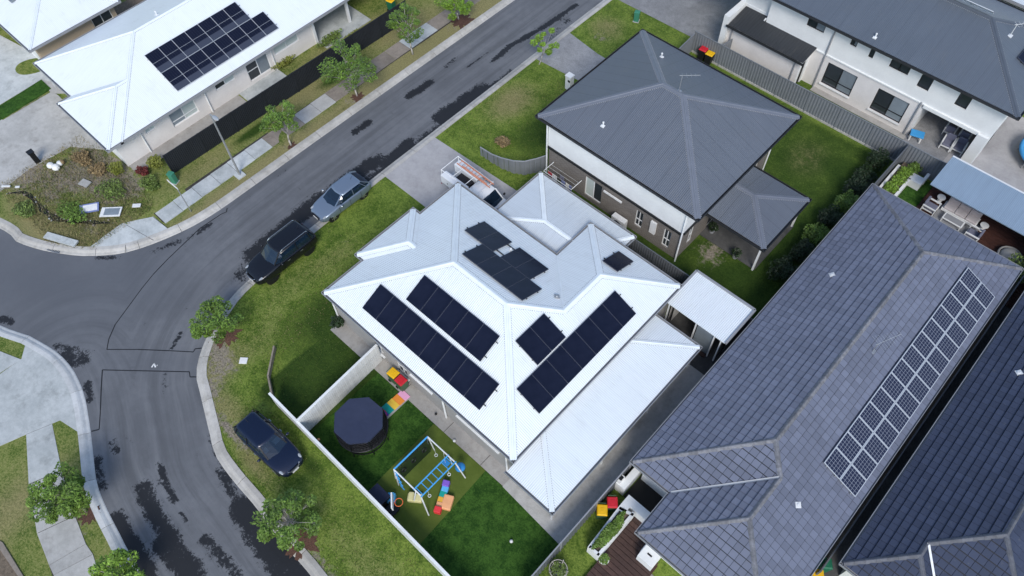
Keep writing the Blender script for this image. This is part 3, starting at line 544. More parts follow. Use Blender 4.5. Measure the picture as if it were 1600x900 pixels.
def roof(par, faces, eave, mat, capmat, gutmat, caps='metal', cap_w=0.34, tile=None, soffit=None, soffmat='white_metal', gut=0.11, fascia='gutter_white', ev=0.36, ew=0.34, valley='galvanised'):
    F = []
    for f in faces:
        f = [Vector(p) for p in f]; n = fnorm(f)
        if n.z < 0: f = f[::-1]
        F.append(f)
    m = MB()
    for f in F: m.face(*f)
    R = m.build('roof', 'tile_shadow_bed' if tile else mat, par)
    key = lambda p: (round(p.x, 2), round(p.y, 2), round(p.z, 2))
    edges = {}
    for i, f in enumerate(F):
        for j in range(len(f)):
            a, b = f[j-1], f[j]; edges.setdefault(tuple(sorted((key(a), key(b)))), []).append((i, a, b))
    plane = []
    for f in F:
        n = fnorm(f); p = f[0]; plane.append(lambda x, y, n=n, p=p: p.z-(n.x*(x-p.x)+n.y*(y-p.y))/n.z)
    for e in edges.values():
        i, a, b = e[0]
        if len(e) == 1:
            if abs(a.z-eave) < 0.02 and abs(b.z-eave) < 0.02:
                n = fnorm(F[i]); o = Vector((n.x, n.y, 0)).normalized(); d = (b-a).normalized()
                g = MB(); ex = d*0.10
                p, q = a+o*(gut/2)-ex*1.0, b+o*(gut/2)+ex*1.0
                # half-round box gutter: front lip, base and back
                for off, w, z0, z1 in ((gut, .022, -.13, .012), (gut/2, gut, -.135, -.118), (.0, .02, -.20, -.03)):
                    g.beam((a.x+o.x*off-ex.x, a.y+o.y*off-ex.y, eave+(z0+z1)/2), (b.x+o.x*off+ex.x, b.y+o.y*off+ex.y, eave+(z0+z1)/2), w, z1-z0)
                g.build('gutter', gutmat, R)
        elif len(e) == 2:
            j = e[1][0]; d = (b-a); L = d.length; dn = d.normalized(); pr = Vector((-d.y, d.x, 0)).normalized()
            mid = (a+b)/2; t = mid+pr*0.2; conv = plane[i](t.x, t.y) < mid.z-1e-3+dn.z*0 or plane[j](t.x, t.y) < mid.z-1e-3
            zt = min(plane[i](t.x, t.y), plane[j](t.x, t.y)); t2 = mid-pr*0.2; zt2 = min(plane[i](t2.x, t2.y), plane[j](t2.x, t2.y))
            convex = (zt+zt2)/2 < mid.z+0.0 and max(min(plane[i](t.x,t.y),plane[j](t.x,t.y)), 0) <= max(plane[i](t.x,t.y),plane[j](t.x,t.y))
            # convex when the surface (face on each side) falls below the edge on both sides
            ci = sum((Vector(p) for p in F[i]), Vector())/len(F[i]); si = 1 if (ci-mid).dot(pr) > 0 else -1
            zi = plane[i](mid.x+pr.x*.2*si, mid.y+pr.y*.2*si); zj = plane[j](mid.x-pr.x*.2*si, mid.y-pr.y*.2*si)
            convex = (zi+zj)/2 < mid.z
            def zs(x, y, s): return plane[i](x, y) if s == si else plane[j](x, y)
            if not convex:
                g = MB(); P = []
                for c in (a, b):
                    for s in (-1, 0, 1): x, y = c.x+pr.x*.05*s, c.y+pr.y*.05*s; P.append((x, y, (zs(x, y, s) if s else c.z)+(.085 if tile else .016)))
                g.add(P, [(0,3,4,1),(1,4,5,2)]).build('valley', valley, R); continue
            if caps == 'metal':
                prof = [(-.5, .006), (-.48, .030), (-.16, .028), (-.10, .055), (.10, .055), (.16, .028), (.48, .030), (.5, .006)]
                g = MB(); P = []
                for c in (a, b):
                    for k, up in prof:
                        x, y = c.x+pr.x*cap_w*k, c.y+pr.y*cap_w*k; s = 1 if k > 0 else -1
                        P.append((x, y, min(zs(x, y, s), c.z+1)+up))
                K = len(prof); g.add(P, [(k, K+k, K+k+1, k+1) for k in range(K-1)]); g.build('ridge_cap', capmat, R); sc = MB(); ns = int(L/.11)
                for q_i in range(ns):
                    c = a+d*((q_i+.5)/ns)
                    for kk in (-.5, .5):
                        x, y = c.x+pr.x*cap_w*kk*1.06, c.y+pr.y*cap_w*kk*1.06; sc.obox((x, y), .022, .018, zs(x, y, 1 if kk > 0 else -1)-.01, zs(x, y, 1 if kk > 0 else -1)+.012, .8)
                tag(sc.build('scribed_edge', 'gutter_grey', R, uv=False), kind='stuff')
            else:
                n = max(1, int(L/0.40)); base = None
                for k in range(n):
                    p, q = a+d*(k/n), a+d*((k+1)/n); lo, hi = (p, q) if p.z <= q.z else (q, p)
                    prof = [(-.5, .02), (-.40, .075), (-.18, .118), (0, .128), (.18, .118), (.40, .075), (.5, .02)]; P = []
                    for c, ex in ((lo, .016), (hi, 0.0)):
                        for kk, up in prof:
                            x, y = c.x+pr.x*.26*kk, c.y+pr.y*.26*kk; s = 1 if kk > 0 else -1; zz = zs(x, y, s) if kk else c.z; P.append((x, y, zz+up*0.72+ex))
                    K = len(prof); g = MB().add(P, [(u, K+u, K+u+1, u+1) for u in range(K-1)]+[list(range(K)), list(range(K, 2*K))[::-1]])
                    g.build('ridge_tile', capmat, R)
    if soffit:
        MB().face(*[(p[0], p[1], eave-0.14) for p in soffit][::-1]).build('soffit', soffmat, R)
    if tile:
        cand = []; rest = MB()
        for f in F:
            n = fnorm(f); V = (Vector((0,0,1))-n*n.z).normalized(); U = V.cross(n)
            lowz = min(p.z for p in f); o = next(p for p in f if abs(p.z-lowz) < 1e-4)
            P2 = [((p-o).dot(U), (p-o).dot(V)) for p in f]
            us = [p[0] for p in P2]; vs = [p[1] for p in P2]
            tm = None; v = -0.02; j = 0
            while v < max(vs):
                u = math.floor(min(us)/ew)*ew
                while u < max(us):
                    a0, a1, b0, b1 = u+.0085, u+ew-.0085, v, v+ev-.042  # gap under the next course bares dark bed as a shadow line
                    c = clip_rect(P2, a0, a1, max(b0, -.0), b1)
                    if len(c) >= 3 and area2(c) > 0.004:
                        full = abs(area2(c)-(a1-a0)*(b1-b0)) < 1e-4
                        cen = o+U*((a0+a1)/2)+V*((b0+b1)/2)
                        dep = in_view(cen) if full else None
                        if full and dep:
                            if tm is None:
                                tm = MB(); hw = (a1-a0)/2; hv = (b1-b0)/2
                                T = [U*(-hw)-V*hv+n*.06, U*hw-V*hv+n*.06, U*hw+V*hv+n*.008, U*(-hw)+V*hv+n*.008]
                                B = [U*(-hw)-V*hv+n*.004, U*hw-V*hv+n*.004, U*hw+V*hv+n*.001, U*(-hw)+V*hv+n*.001]
                                tm.add(T+B, [(0,1,2,3),(4,5,1,0),(5,6,2,1),(7,4,0,3)]); tm = tm.mesh('roof_tile', tile)
                            cand.append((dep, cen, tm, (c, o, U, V, n, v)))
                        else: cand.append((1e9, cen, None, (c, o, U, V, n, v)))
                    u += ew
                v += ev; j += 1
        cand.sort(key=lambda q: q[0]); k = 0
        for dep, cen, tm, (c, o, U, V, n, v) in cand:
            if tm is not None and k < 300:
                ob = inst('roof_tile', tm, R, cen); k += 1; continue
            top = [o+U*p[0]+V*p[1]+n*(.06-.052*min(1, max(0, (p[1]-v)/ev))) for p in c]; bot = [o+U*p[0]+V*p[1]+n*.002 for p in c]; K = len(c)
            ar = sum(c[q-1][0]*c[q][1]-c[q][0]*c[q-1][1] for q in range(K))
            if ar < 0: top.reverse(); bot.reverse()
            rest.add(top+bot, [list(range(K))]+[(q, K+q, K+(q+1) % K, (q+1) % K) for q in range(K)])
        tag(rest.build('roof_tiles', tile, R, uv=False), kind='stuff')
    return R

def window(par, n, d, s0, s1, z0, z1, origin, kind, fm, gm, dep=0.09):
    """frame, mullions and pane set back in a wall opening"""
    def P(s, z, e): return (origin[0]+d.x*s-n.x*e, origin[1]+d.y*s-n.y*e, z)
    w = 0.055; m = MB()
    def bar(sa, sb, za, zb, e0=dep-.03, e1=dep+.03):
        m.add([P(sa,za,e0),P(sb,za,e0),P(sb,zb,e0),P(sa,zb,e0),P(sa,za,e1),P(sb,za,e1),P(sb,zb,e1),P(sa,zb,e1)], [(0,1,2,3),(7,6,5,4),(0,4,5,1),(1,5,6,2),(2,6,7,3),(3,7,4,0)])
    bar(s0, s1, z0, z0+w); bar(s0, s1, z1-w, z1); bar(s0, s0+w, z0+w, z1-w); bar(s1-w, s1, z0+w, z1-w)
    sm = (s0+s1)/2
    if kind in ('slide', 'cross', 'lowbar'): bar(sm-.03, sm+.03, z0+w, z1-w)
    if kind in ('cross', 'lowbar'):
        zz = z0+(z1-z0)*(.30 if kind == 'lowbar' else .5); bar(s0+w, sm-.03, zz-.025, zz+.025); bar(sm+.03, s1-w, zz-.025, zz+.025)
    if kind == 'half':
        bar(sm-.03, sm+.03, z0+w, z1-w); zz = (z0+z1)/2; bar(s0+w, sm-.03, zz-.025, zz+.025)
    if kind == 'sash': zz = z0+(z1-z0)*.42; bar(s0+w, s1-w, zz-.025, zz+.025); bar(sm-.025, sm+.025, z0+w, zz-.025); bar(sm-.025, sm+.025, zz+.025, z1-w)
    fr = m.build('door' if kind == 'door' else 'window', fm, par)
    cells = [(s0+w, s1-w)] if kind not in ('slide', 'cross', 'lowbar', 'half') else [(s0+w, sm-.03), (sm+.03, s1-w)]
    for i, (a, b) in enumerate(cells):
        g = gm[i % len(gm)] if isinstance(gm, (list, tuple)) else gm
        MB().add([P(a,z0+w,dep),P(b,z0+w,dep),P(b,z1-w,dep),P(a,z1-w,dep)], [(0,1,2,3)]).build('pane', g, fr)
    return fr
def wall(par, p0, p1, z0, z1, mat, ops=(), fm='white_metal', gm='window_glass', sill=None, dep=0.10, name='wall'):
    d = Vector((p1[0]-p0[0], p1[1]-p0[1])); L = d.length; d.normalize(); n = Vector((d.y, -d.x)); m = MB()
    def P(s, z, e=0.0): return (p0[0]+d.x*s-n.x*e, p0[1]+d.y*s-n.y*e, z)
    ss = sorted({0.0, L}|{o[0] for o in ops}|{o[1] for o in ops}); zz = sorted({z0, z1}|{o[2] for o in ops}|{o[3] for o in ops})
    for a, b in zip(ss[:-1], ss[1:]):
        for c, e in zip(zz[:-1], zz[1:]):
            if any(o[0] <= (a+b)/2 <= o[1] and o[2] <= (c+e)/2 <= o[3] for o in ops): continue
            m.add([P(a,c),P(b,c),P(b,e),P(a,e)], [(0,1,2,3)])
    for o in ops:
        a, b, c, e = o[:4]; D = 0.16
        m.add([P(a,c),P(b,c),P(b,c,D),P(a,c,D)], [(0,3,2,1)]); m.add([P(a,e),P(b,e),P(b,e,D),P(a,e,D)], [(0,1,2,3)])
        m.add([P(a,c),P(a,e),P(a,e,D),P(a,c,D)], [(0,3,2,1)]); m.add([P(b,c),P(b,e),P(b,e,D),P(b,c,D)], [(0,1,2,3)])
    # inner skin so that openings are not see-through
    m.add([P(0,z0,.2),P(L,z0,.2),P(L,z1,.2),P(0,z1,.2)], [(0,1,2,3)])
    wo = m.build(name, mat, par)
    for o in ops:
        kind = o[4]; g = o[5] if len(o) > 5 else gm
        w = window(par, n, d, o[0], o[1], o[2], o[3], p0, kind, o[6] if len(o) > 6 else fm, g, dep)
        if sill and kind != 'door':
            q = MB(); q.beam(P((o[0]+o[1])/2-(o[1]-o[0])/2-.05, o[2]-.04, -.04), P((o[0]+o[1])/2+(o[1]-o[0])/2+.05, o[2]-.04, -.04), .12, .07); q.build('sill', sill, w)
    return wo
def downpipe(par, x, y, z0, z1, mat='white_metal', r=.05): MB().tube((x, y, z0), (x, y, z1), r, None, 8).build('downpipe', mat, par)
def vent(par, P, n, mat='white_metal', kind='pipe', name='roof_vent'):
    P = Vector(P); m = MB()
    if kind == 'pipe': m.box(P.x-.11, P.y-.11, P.z-.05, P.x+.11, P.y+.11, P.z+.03); m.tube(P, P+Vector((0,0,.28)), .04, None, 8); m.tube(P+Vector((0,0,.26)), P+Vector((0,0,.31)), .065, .04, 8)
    else:
        n = Vector(n).normalized(); m.tube(P, P+n*.07, .19, .19, 4); m.tube(P+n*.06, P+n*.11, .10, .08, 8)
    return m.build(name, mat, par)
def rectroof(x0, x1, y0, y1, z, t, ridge='x'):
    """hip roof over a rectangle"""
    A, B, C, D = (x0,y0,z), (x1,y0,z), (x1,y1,z), (x0,y1,z)
    h = min(x1-x0, y1-y0)/2
    if (x1-x0) >= (y1-y0): p, q = (x0+h, (y0+y1)/2, z+h*t), (x1-h, (y0+y1)/2, z+h*t); return [[A,B,q,p],[B,C,q],[C,D,p,q],[D,A,p]], p, q
    p, q = ((x0+x1)/2, y0+h, z+h*t), ((x0+x1)/2, y1-h, z+h*t); return [[A,B,p],[B,C,q,p],[C,D,q],[D,A,p,q]], p, q

# ------------------------------------------------------------------ corner house with the white roof
EZ = 3.0; T1 = 0.457; X0, X1, Y0, Y1, XW, YW = -22.42, -8.82, 8.47, 18.44, -14.86, 21.30
hh = (Y1-Y0)/2; yr = (Y0+Y1)/2; za = EZ+hh*T1; hw = (X1-XW)/2; xr = X1-hw; zb = EZ+hw*T1
W_, S_, N_, IN_, WN_, E_ = (X0,Y0,EZ), (X1,Y0,EZ), (X0,Y1,EZ), (XW,Y1,EZ), (XW,YW,EZ), (X1,YW,EZ)
A1, A2, J_, WA = (X0+hh,yr,za), (X1-hh,yr,za), (xr,yr+(xr-(X1-hh)),zb), (xr,YW-hw,zb)
house = thing('house', 'corner house with pale brick walls and a white corrugated roof carrying black solar panels', 'house', (-15.6, 13.4, 0))
R = roof(house, [[W_,A1,N_],[W_,S_,A2,A1],[N_,A1,A2,J_,IN_],[S_,E_,WA,J_,A2],[WN_,E_,WA],[IN_,J_,WA,WN_]], EZ, 'roof_white', 'cap_white', 'gutter_grey',
         soffit=[(X0,Y0),(X1,Y0),(X1,YW),(XW,YW),(XW,Y1),(X0,Y1)], valley='cap_white')
px, py0, py1 = -22.98, 11.25, 15.42; ph = (py1-py0)/2; pz = EZ+ph*T1; pm = (py0+py1)/2; ex = X0+ph
pf = [[(px,py0,EZ+.006),(px+ph,pm,pz+.006),(px,py1,EZ+.006)], [(px,py0,EZ+.006),(X0,py0,EZ+.006),(ex,pm,pz+.006),(px+ph,pm,pz+.006)], [(px,py1,EZ+.006),(px+ph,pm,pz+.006),(ex,pm,pz+.006),(X0,py1,EZ+.006)]]
R2 = roof(house, pf, EZ+.006, 'roof_white', 'cap_white', 'gutter_grey', soffit=[(px,py0),(X0,py0),(X0,py1),(px,py1)]); R2.name = 'porch_roof'
for yy in (py0+.25, py1-.25): MB().box(px+.12, yy-.12, 0, px+.36, yy+.12, EZ-.14).build('porch_post', 'white_metal', house)
wx0, wx1, wy0, wy1 = -22.1, -9.0, 8.62, 18.2
def u_(x): return x-wx0
wall(house, (wx0,wy0), (wx1,wy0), 0, EZ-.14, 'brick_pale', [(u_(-18.95),u_(-18.35),.75,2.1,'sash'), (u_(-17.3),u_(-16.5),.55,2.15,'sash'), (u_(-16.1),u_(-14.55),1.75,2.35,'slide'), (u_(-12.75),u_(-9.95),1.75,2.35,'slide')], sill='white_metal')
wall(house, (wx1,wy0), (wx1,20.9), 0, EZ-.14, 'brick_pale', [(4.0,6.2,.1,2.2,'slide')])
wall(house, (-14.6,20.9), (-14.6,wy1), 0, EZ-.14, 'brick_pale'); wall(house, (wx1,20.9), (-14.6,20.9), 0, EZ-.14, 'brick_pale', [(1,2.2,1,2.1,'slide')])
wall(house, (-14.6,wy1), (wx0,wy1), 0, EZ-.14, 'brick_pale'); wall(house, (wx0,wy1), (wx0,wy0), 0, EZ-.14, 'brick_pale', [(3.2,4.3,.1,2.2,'door'), (1,2.4,.9,2.1,'slide'), (6.5,8.2,.9,2.1,'slide')])
downpipe(house, -13.66, 8.53, 0, EZ-.1); downpipe(house, wx0-.02, 8.56, 0, EZ-.1); downpipe(house, -9.4, 8.56, 0, 2.2)
P = at(870, 462, 4.3); vent(house, (P.x, P.y, EZ+(Y1-P.y)*T1), (0,T1,1), 'galvanised', 'cowl'); vent(house, (-16.45, 16.55, EZ+(Y1-16.55)*T1), (0,T1,1), 'white_metal', 'pipe')
# garage roof beside it
gx0, gx1, gy0, gy1, gz = -19.72, -12.78, 18.25, 22.6, 2.4
ga = (-16.98, 19.85, gz+2.75*.16); gb = (-14.2, 19.85, gz+2.75*.16)
g1 = (gx0,gy0,gz); g2 = (gx0,gy1,gz); g3 = (gx1,gy1,gz); g4 = (gx1,gy0,gz)
cp = thing('carport', 'low carport with pale silvery hipped roof between the white-roofed house and the brick house', 'carport', (-16.2, 20.5, 0))
roof(cp, [[g1,ga,g2],[g2,ga,gb,g3],[g3,gb,g4],[g4,gb,ga,g1]], gz, 'roof_silver', 'cap_white', 'gutter_grey', cap_w=.26, soffit=rect(gx0,gx1,gy0,gy1))
for yy in (18.6, 22.35): MB().box(gx0+.1, yy-.09, 0, gx0+.28, yy+.09, gz-.14).build('post', 'white_metal', cp)
wall(cp, (gx0+.3,22.4), (-13.0,22.4), 0, gz-.14, 'brick_pale') if False else None
wall(cp, (-13.0,22.4), (-18.2,22.4), 0, gz-.14, 'brick_pale'); wall(cp, (-15.6,18.6), (-15.6,22.3), 0, gz-.14, 'render_grey')
# patio lean-to
qx0, qx1, qy0, qy1 = -8.86, -6.07, 8.06, 19.42; ql, qh = 2.25, 2.66
pt = thing('patio_cover', 'low white corrugated patio cover along the side of the white-roofed house', 'patio roof', (-7.4, 13.7, 0))
qs = (ql and (qx0, qy0, ql)); q1_ = (qx0,qy0,ql); q2_ = (qx1,qy0,ql); q3_ = (qx1,qy1,ql); q4_ = (qx0,qy1,ql); q5_ = (qx0,qy0+2.5,qh); q6_ = (qx0,qy1-2.3,qh)
roof(pt, [[q1_,q2_,q5_],[q2_,q3_,q6_,q5_],[q3_,q4_,q6_]], ql, 'roof_white', 'cap_white', 'gutter_grey', cap_w=.24, soffit=rect(qx0,qx1,qy0,qy1))
for yy in (8.3, 12, 15.7, 19.2): MB().box(qx1-.22, yy-.05, 0, qx1-.12, yy+.05, ql-.1).build('post', 'white_metal', pt)
# slabs round it
slab('side_paving', rect(-22.15, -9.05, 7.88, 8.64), GZ+.03, 'paving'); slab('entry_paving', rect(-22.15, -19.4, 7.84, 9.2), GZ+.034, 'paving')
slab('patio_paving', [(-9.05,7.85),(-5.02,7.62),(-5.02,20.4),(-9.05,20.4)], GZ+.028, 'concrete')
slab('yard_lawn', rect(-18.2, -5.1, 3.1, 7.86), GZ+.012, 'turf')
slab('play_surface', [(-13.75,3.15),(-10.02,3.15),(-10.22,7.87),(-13.9,7.87)], GZ+.022, 'play_turf')
for xx in (-19.4, -16.4, -13.2, -10.6):
    MB().box(xx-.012, 7.89, GZ+.031, xx+.012, 8.6, GZ+.036).build('joint_line', 'joint', bpy.data.objects['side_paving'])

# ------------------------------------------------------------------ brick two-storey house
GE = 5.1; TG = .414; a0, a1, b0, b1 = -21.2, -10.03, 23.95, 33.75
gh = thing('house', 'two-storey house of brown brick below and white cladding above with a grey hipped roof', 'house', (-15.6, 28.8, 0))
fs, p_, q_ = rectroof(a0, a1, b0, b1, GE, TG)
roof(gh, fs, GE, 'roof_grey', 'cap_grey', 'gutter_dark', cap_w=.36, soffit=rect(a0,a1,b0,b1))
gx, gX, gy, gY = -20.66, -10.86, 24.41, 33.3; ZB = 2.66
def s_(x): return x-gx
wall(gh, (gx,gy), (gX,gy), 0, ZB, 'brick_grey', [(s_(-17.78),s_(-16.5),.45,2.1,'slide',['frosted','window_glass']), (s_(-13.98),s_(-13.46),.72,2.1,'sash'), (s_(-11.98),s_(-11.48),.56,2.08,'sash')])
wall(gh, (gX,gy), (gX,gY), 0, ZB, 'brick_grey', [(.9,1.4,.6,2.1,'sash'), (6.9,8.0,.4,2.1,'slide'), (3,5.2,.1,2.2,'slide')])
wall(gh, (gX,gY), (gx,gY), 0, ZB, 'brick_grey', [(2,4,.9,2.1,'slide')]); wall(gh, (gx,gY), (gx,gy), 0, ZB, 'brick_grey', [(1,3.4,.2,2.2,'slide')])
for (p0, p1) in (((gx,gy),(gX,gy)), ((gX,gy),(gX,gY)), ((gX,gY),(gx,gY)), ((gx,gY),(gx,gy))):
    d = Vector((p1[0]-p0[0], p1[1]-p0[1])).normalized(); n = Vector((d.y,-d.x))*.05
    wall(gh, (p0[0]+n.x-d.x*.05, p0[1]+n.y-d.y*.05), (p1[0]+n.x+d.x*.05, p1[1]+n.y+d.y*.05), ZB, GE-.14, 'render_white', name='upper_wall')
    MB().beam((p0[0]+n.x*2.2,p0[1]+n.y*2.2,ZB-.05),(p1[0]+n.x*2.2,p1[1]+n.y*2.2,ZB-.05), .09, .12).build('band', 'frame_black', gh)
for x, y in ((gx-.1, gy-.1), (gX+.06, gy-.13), (gX+.06, gY+.05)): downpipe(gh, x, y, 0, GE-.6)
MB().box(-12.86, gy-.12, 1.1, -12.48, gy, 2.1).build('meter_box', 'white_plastic', gh)
MB().beam((-16.3, gy-.1, 2.0), (-14.97, gy-.1, 2.0), .09, .1).build('conduit_cover', 'white_plastic', gh)
vent(gh, (*at(943, 190, 6.0)[:2], GE+(at(943,190,6.0).y-b0)*TG), (0,-TG,1)); P = at(1034.5, 84, 6.2); vent(gh, (P.x, P.y, GE+(b1-P.y)*TG), (0,TG,1))
for px_, py_ in ((993, 275), (1030, 300)): pass
# its lower verandah roof
lv = [(-10.75,26.5),(-6.95,26.5),(-6.95,31.12),(-10.75,31.12)]; lz = 2.62; lh = 2.31; lt = .26
la = (-6.95-lh, 28.81, lz+lh*lt); lb = (-10.8, 28.81, lz+lh*lt); v1 = (-10.8,26.5,lz); v2 = (-6.95,26.5,lz); v3 = (-6.95,31.12,lz); v4 = (-10.8,31.12,lz)
vr = roof(gh, [[v1,v2,la,lb],[v2,v3,la],[v3,v4,lb,la]], lz, 'roof_grey', 'cap_grey', 'gutter_dark', cap_w=.3, soffit=lv); vr.name = 'verandah_roof'
for x, y in ((-7.15, 26.75), (-7.15, 30.9)): MB().box(x-.05, y-.05, 0, x+.05, y+.05, lz-.1).build('verandah_post', 'white_metal', gh)
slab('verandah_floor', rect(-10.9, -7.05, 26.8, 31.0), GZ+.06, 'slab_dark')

# ------------------------------------------------------------------ white two-storey house at the back
th = thing('house', 'long two-storey cream rendered house with slate-blue roof and black framed windows behind the grey fence', 'house', (-9, 46, 0))
fs, p_, q_ = rectroof(-24.0, -.88, 41.5, 50.4, 5.32, .39)
roof(th, fs, 5.32, 'roof_slate', 'cap_slate', 'gutter_dark', cap_w=.34, soffit=rect(-24,-.88,41.5,50.4))
hx = -17.0; D_ = lambda x: x-hx
bl = ['window_glass','window_blind']
wall(th, (hx,42.1), (-1.45,42.1), 2.82, 5.18, 'render_white', [(D_(-14.33),D_(-13.1),4.09,4.8,'slide',bl), (D_(-11.3),D_(-10.86),4.22,4.8,'slide',bl), (D_(-9.97),D_(-9.66),4.02,4.7,'plain','window_glass'), (D_(-8.58),D_(-7.34),4.06,4.74,'slide','window_glass'), (D_(-6.6),D_(-5.86),3.7,4.78,'plain','window_glass'), (D_(-4.21),D_(-3.48),3.73,4.77,'plain','window_glass')], fm='frame_black', name='upper_wall')
wall(th, (hx,42.1), (-5.6,42.1), 0, 2.80, 'render_warm', [(D_(-12.08),D_(-9.98),.66,2.38,'lowbar',bl), (D_(-8.5),D_(-6.4),.62,2.36,'lowbar',bl)], fm='frame_black', sill='white_metal', gm=bl)
MB().box(hx, 42.02, 2.78, -5.6, 42.1, 2.86).build('string_course', 'render_white', th)
# recessed patio: side walls, back wall with dark opening
wall(th, (-5.6,42.1), (-5.6,45.2), 0, 2.6, 'render_white'); wall(th, (-5.45,45.2), (-2.15,45.2), 0, 2.6, 'render_grey', [(.3,2.3,.1,2.2,'slide','interior_dark','frame_black')])
MB().box(-5.6, 42.1, 2.62, -1.45, 45.2, 2.80).build('patio_ceiling', 'render_white', th)
MB().box(-5.62, 41.98, 2.62, -2.1, 42.14, 2.84).build('lintel', 'render_white', th)
MB().box(-2.15, 41.9, 0, -1.5, 45.1, 2.79).build('pier', 'render_white', th)
wall(th, (-1.45,42.1), (-1.45,49.9), 2.82, 5.18, 'render_white'); wall(th, (-1.5,44), (-1.5,49.9), 0, 2.8, 'render_warm', [(1,4,.1,2.2,'slide')], fm='frame_black')
downpipe(th, -12.42, 42.03, 0, 5.1, 'gutter_grey'); downpipe(th, -5.82, 42.03, 0, 2.9, 'gutter_grey')
P = at(1374, 44, 6.2); vent(th, (P.x, P.y, 5.32+(P.y-41.5)*.39), (0,-.39,1))
slab('back_patio_slab', rect(-5.6, -2.9, 41.3, 45.2), GZ+.04, 'aggregate'); slab('back_yard_slab', rect(-2.9, 6, 41.0, 48.5), GZ+.03, 'drive_concrete')
MB().face((-12.4,41.6,GZ+.035),(-5.6,41.6,GZ+.035),(-5.6,42.1,GZ+.035),(-12.4,42.1,GZ+.035)).build('house_plinth', 'paving', th)
# low wing of the same house
lw_ = [(-18.85,40.5,2.72),(-13.12,40.5,2.72),(-13.12,42.55,3.02),(-18.85,42.55,3.02)]
lr = roof(th, [lw_], 2.72, 'roof_charcoal', 'cap_slate', 'gutter_dark'); lr.name = 'low_roof'
wall(th, (-18.9,40.85), (-13.35,40.85), 0, 2.62, 'render_warm'); wall(th, (-13.35,40.85), (-13.35,42.2), 0, 2.75, 'render_white', [(.35,.95,.1,2.1,'door','interior_dark','frame_black')])
MB().box(-19.3, 40.55, 0, -18.9, 46.5, 3.25).build('parapet_wall', 'render_white', th); MB().box(-18.9, 42.56, 0, -17.0, 46.5, 3.2).build('garage_block', 'render_white', th)
wall(th, (-18.0,42.6), (hx,42.6), 2.9, 5.18, 'render_white', name='upper_wall'); wall(th, (hx,42.6), (hx,42.1), 2.9, 5.18, 'render_white', name='upper_wall')
MB().box(-23.6, 42.6, 3.2, -18.0, 49.9, 5.18).build('upper_block', 'render_white', th)
downpipe(th, -13.7, 40.79, 0, 2.6, 'gutter_grey'); downpipe(th, -18.6, 40.79, 0, 2.6, 'gutter_grey')
m = MB(); m.beam((-17.1,42.2,3.12),(-16.1,42.2,3.12), .08, .08); m.beam((-17.1,42.2,3.12),(-17.1,42.0,3.05), .08, .08); m.build('overflow_pipe', 'white_metal', th)
m = MB(); m.tube((-14.6,47.2,6.5),(-14.6,47.2,7.6),.02); m.build('mast', 'white_metal', th) if False else None

# ------------------------------------------------------------------ long white house across the road
TE = 2.5; TT = .41; tx0, tx1, ty0, ty1 = -51.3, -40.62, 7.2, 40.0
tl = thing('house', 'white single-storey house with plain white roof and pinkish side wall behind the black fence', 'house', (-46, 16, 0))
th2 = (tx1-tx0)/2; xm = (tx0+tx1)/2; zt = TE+th2*TT
t1 = (tx0,ty0,TE); t2 = (tx1,ty0,TE); t3 = (tx1,ty1,TE); t4 = (tx0,ty1,TE); ta = (xm,ty0+th2,zt); tb = (xm,ty1-th2,zt)
roof(tl, [[t1,t2,ta],[t2,t3,tb,ta],[t3,t4,tb],[t4,t1,ta,tb]], TE, 'roof_plainwhite', 'cap_white', 'gutter_grey', cap_w=.22, soffit=rect(tx0,tx1,ty0,ty1))
wx_, wY = -46.6, 6.30; wh = (tx1-wx_)/2; wz = TE+wh*TT; wm = (wx_+tx1)/2
w1 = (wx_,wY,TE+.01); w2 = (tx1,wY,TE+.01); wa_ = (wm,wY+wh,wz+.01); we = (wm,ty0+wh,wz+.01); w3 = (tx1,ty0,TE+.01); w4 = (wx_,ty0,TE+.01)
wr = roof(tl, [[w1,w2,wa_],[w2,w3,we,wa_],[w4,w1,wa_,we]], TE+.01, 'roof_plainwhite', 'cap_white', 'gutter_grey', cap_w=.22, soffit=rect(wx_,tx1,wY,ty0)); wr.name = 'wing_roof'
WX = -41.18; Sy = lambda y: y-6.85
wall(tl, (WX,6.85), (WX,22.6), 0, TE-.12, 'render_warm', [(Sy(8.9),Sy(9.6),1.45,1.98,'slide','frosted'), (Sy(10.65),Sy(12.6),.72,1.85,'lowbar',['window_blind','frosted']), (Sy(14.25),Sy(15.8),1.35,2.0,'slide',['window_glass','frosted']), (Sy(16.75),Sy(18.55),.42,1.95,'half',['window_glass','window_blind']), (Sy(19.1),Sy(21.2),1.2,1.9,'slide','frosted')])
wall(tl, (-46.1,6.85), (WX,6.85), 0, TE-.12, 'render_white', [(1.5,3.5,.3,2.1,'slide')]); wall(tl, (-50.8,7.7), (-46.1,7.7), 0, TE-.12, 'render_white', [(.6,4.2,.12,2.15,'door','white_metal')]); wall(tl, (-46.1,7.7), (-46.1,6.85), 0, TE-.12, 'render_white')
wall(tl, (-50.8,39), (-50.8,7.7), 0, TE-.12, 'render_white'); wall(tl, (WX,22.6), (-44.5,22.6), 0, TE-.12, 'render_white', [(1,2.8,.1,2.1,'slide','interior_dark')]); wall(tl, (-44.5,22.6), (-44.5,39), 0, TE-.12, 'render_white', [(1,3.5,.1,2.1,'slide')])
for y in (22.5, 25.6): MB().box(WX-.08, y-.09, 0, WX+.1, y+.09, TE-.1).build('patio_post', 'white_metal', tl)
for y in (8.55, 13.4, 18.85): downpipe(tl, WX+.06, y, 0, TE-.1)
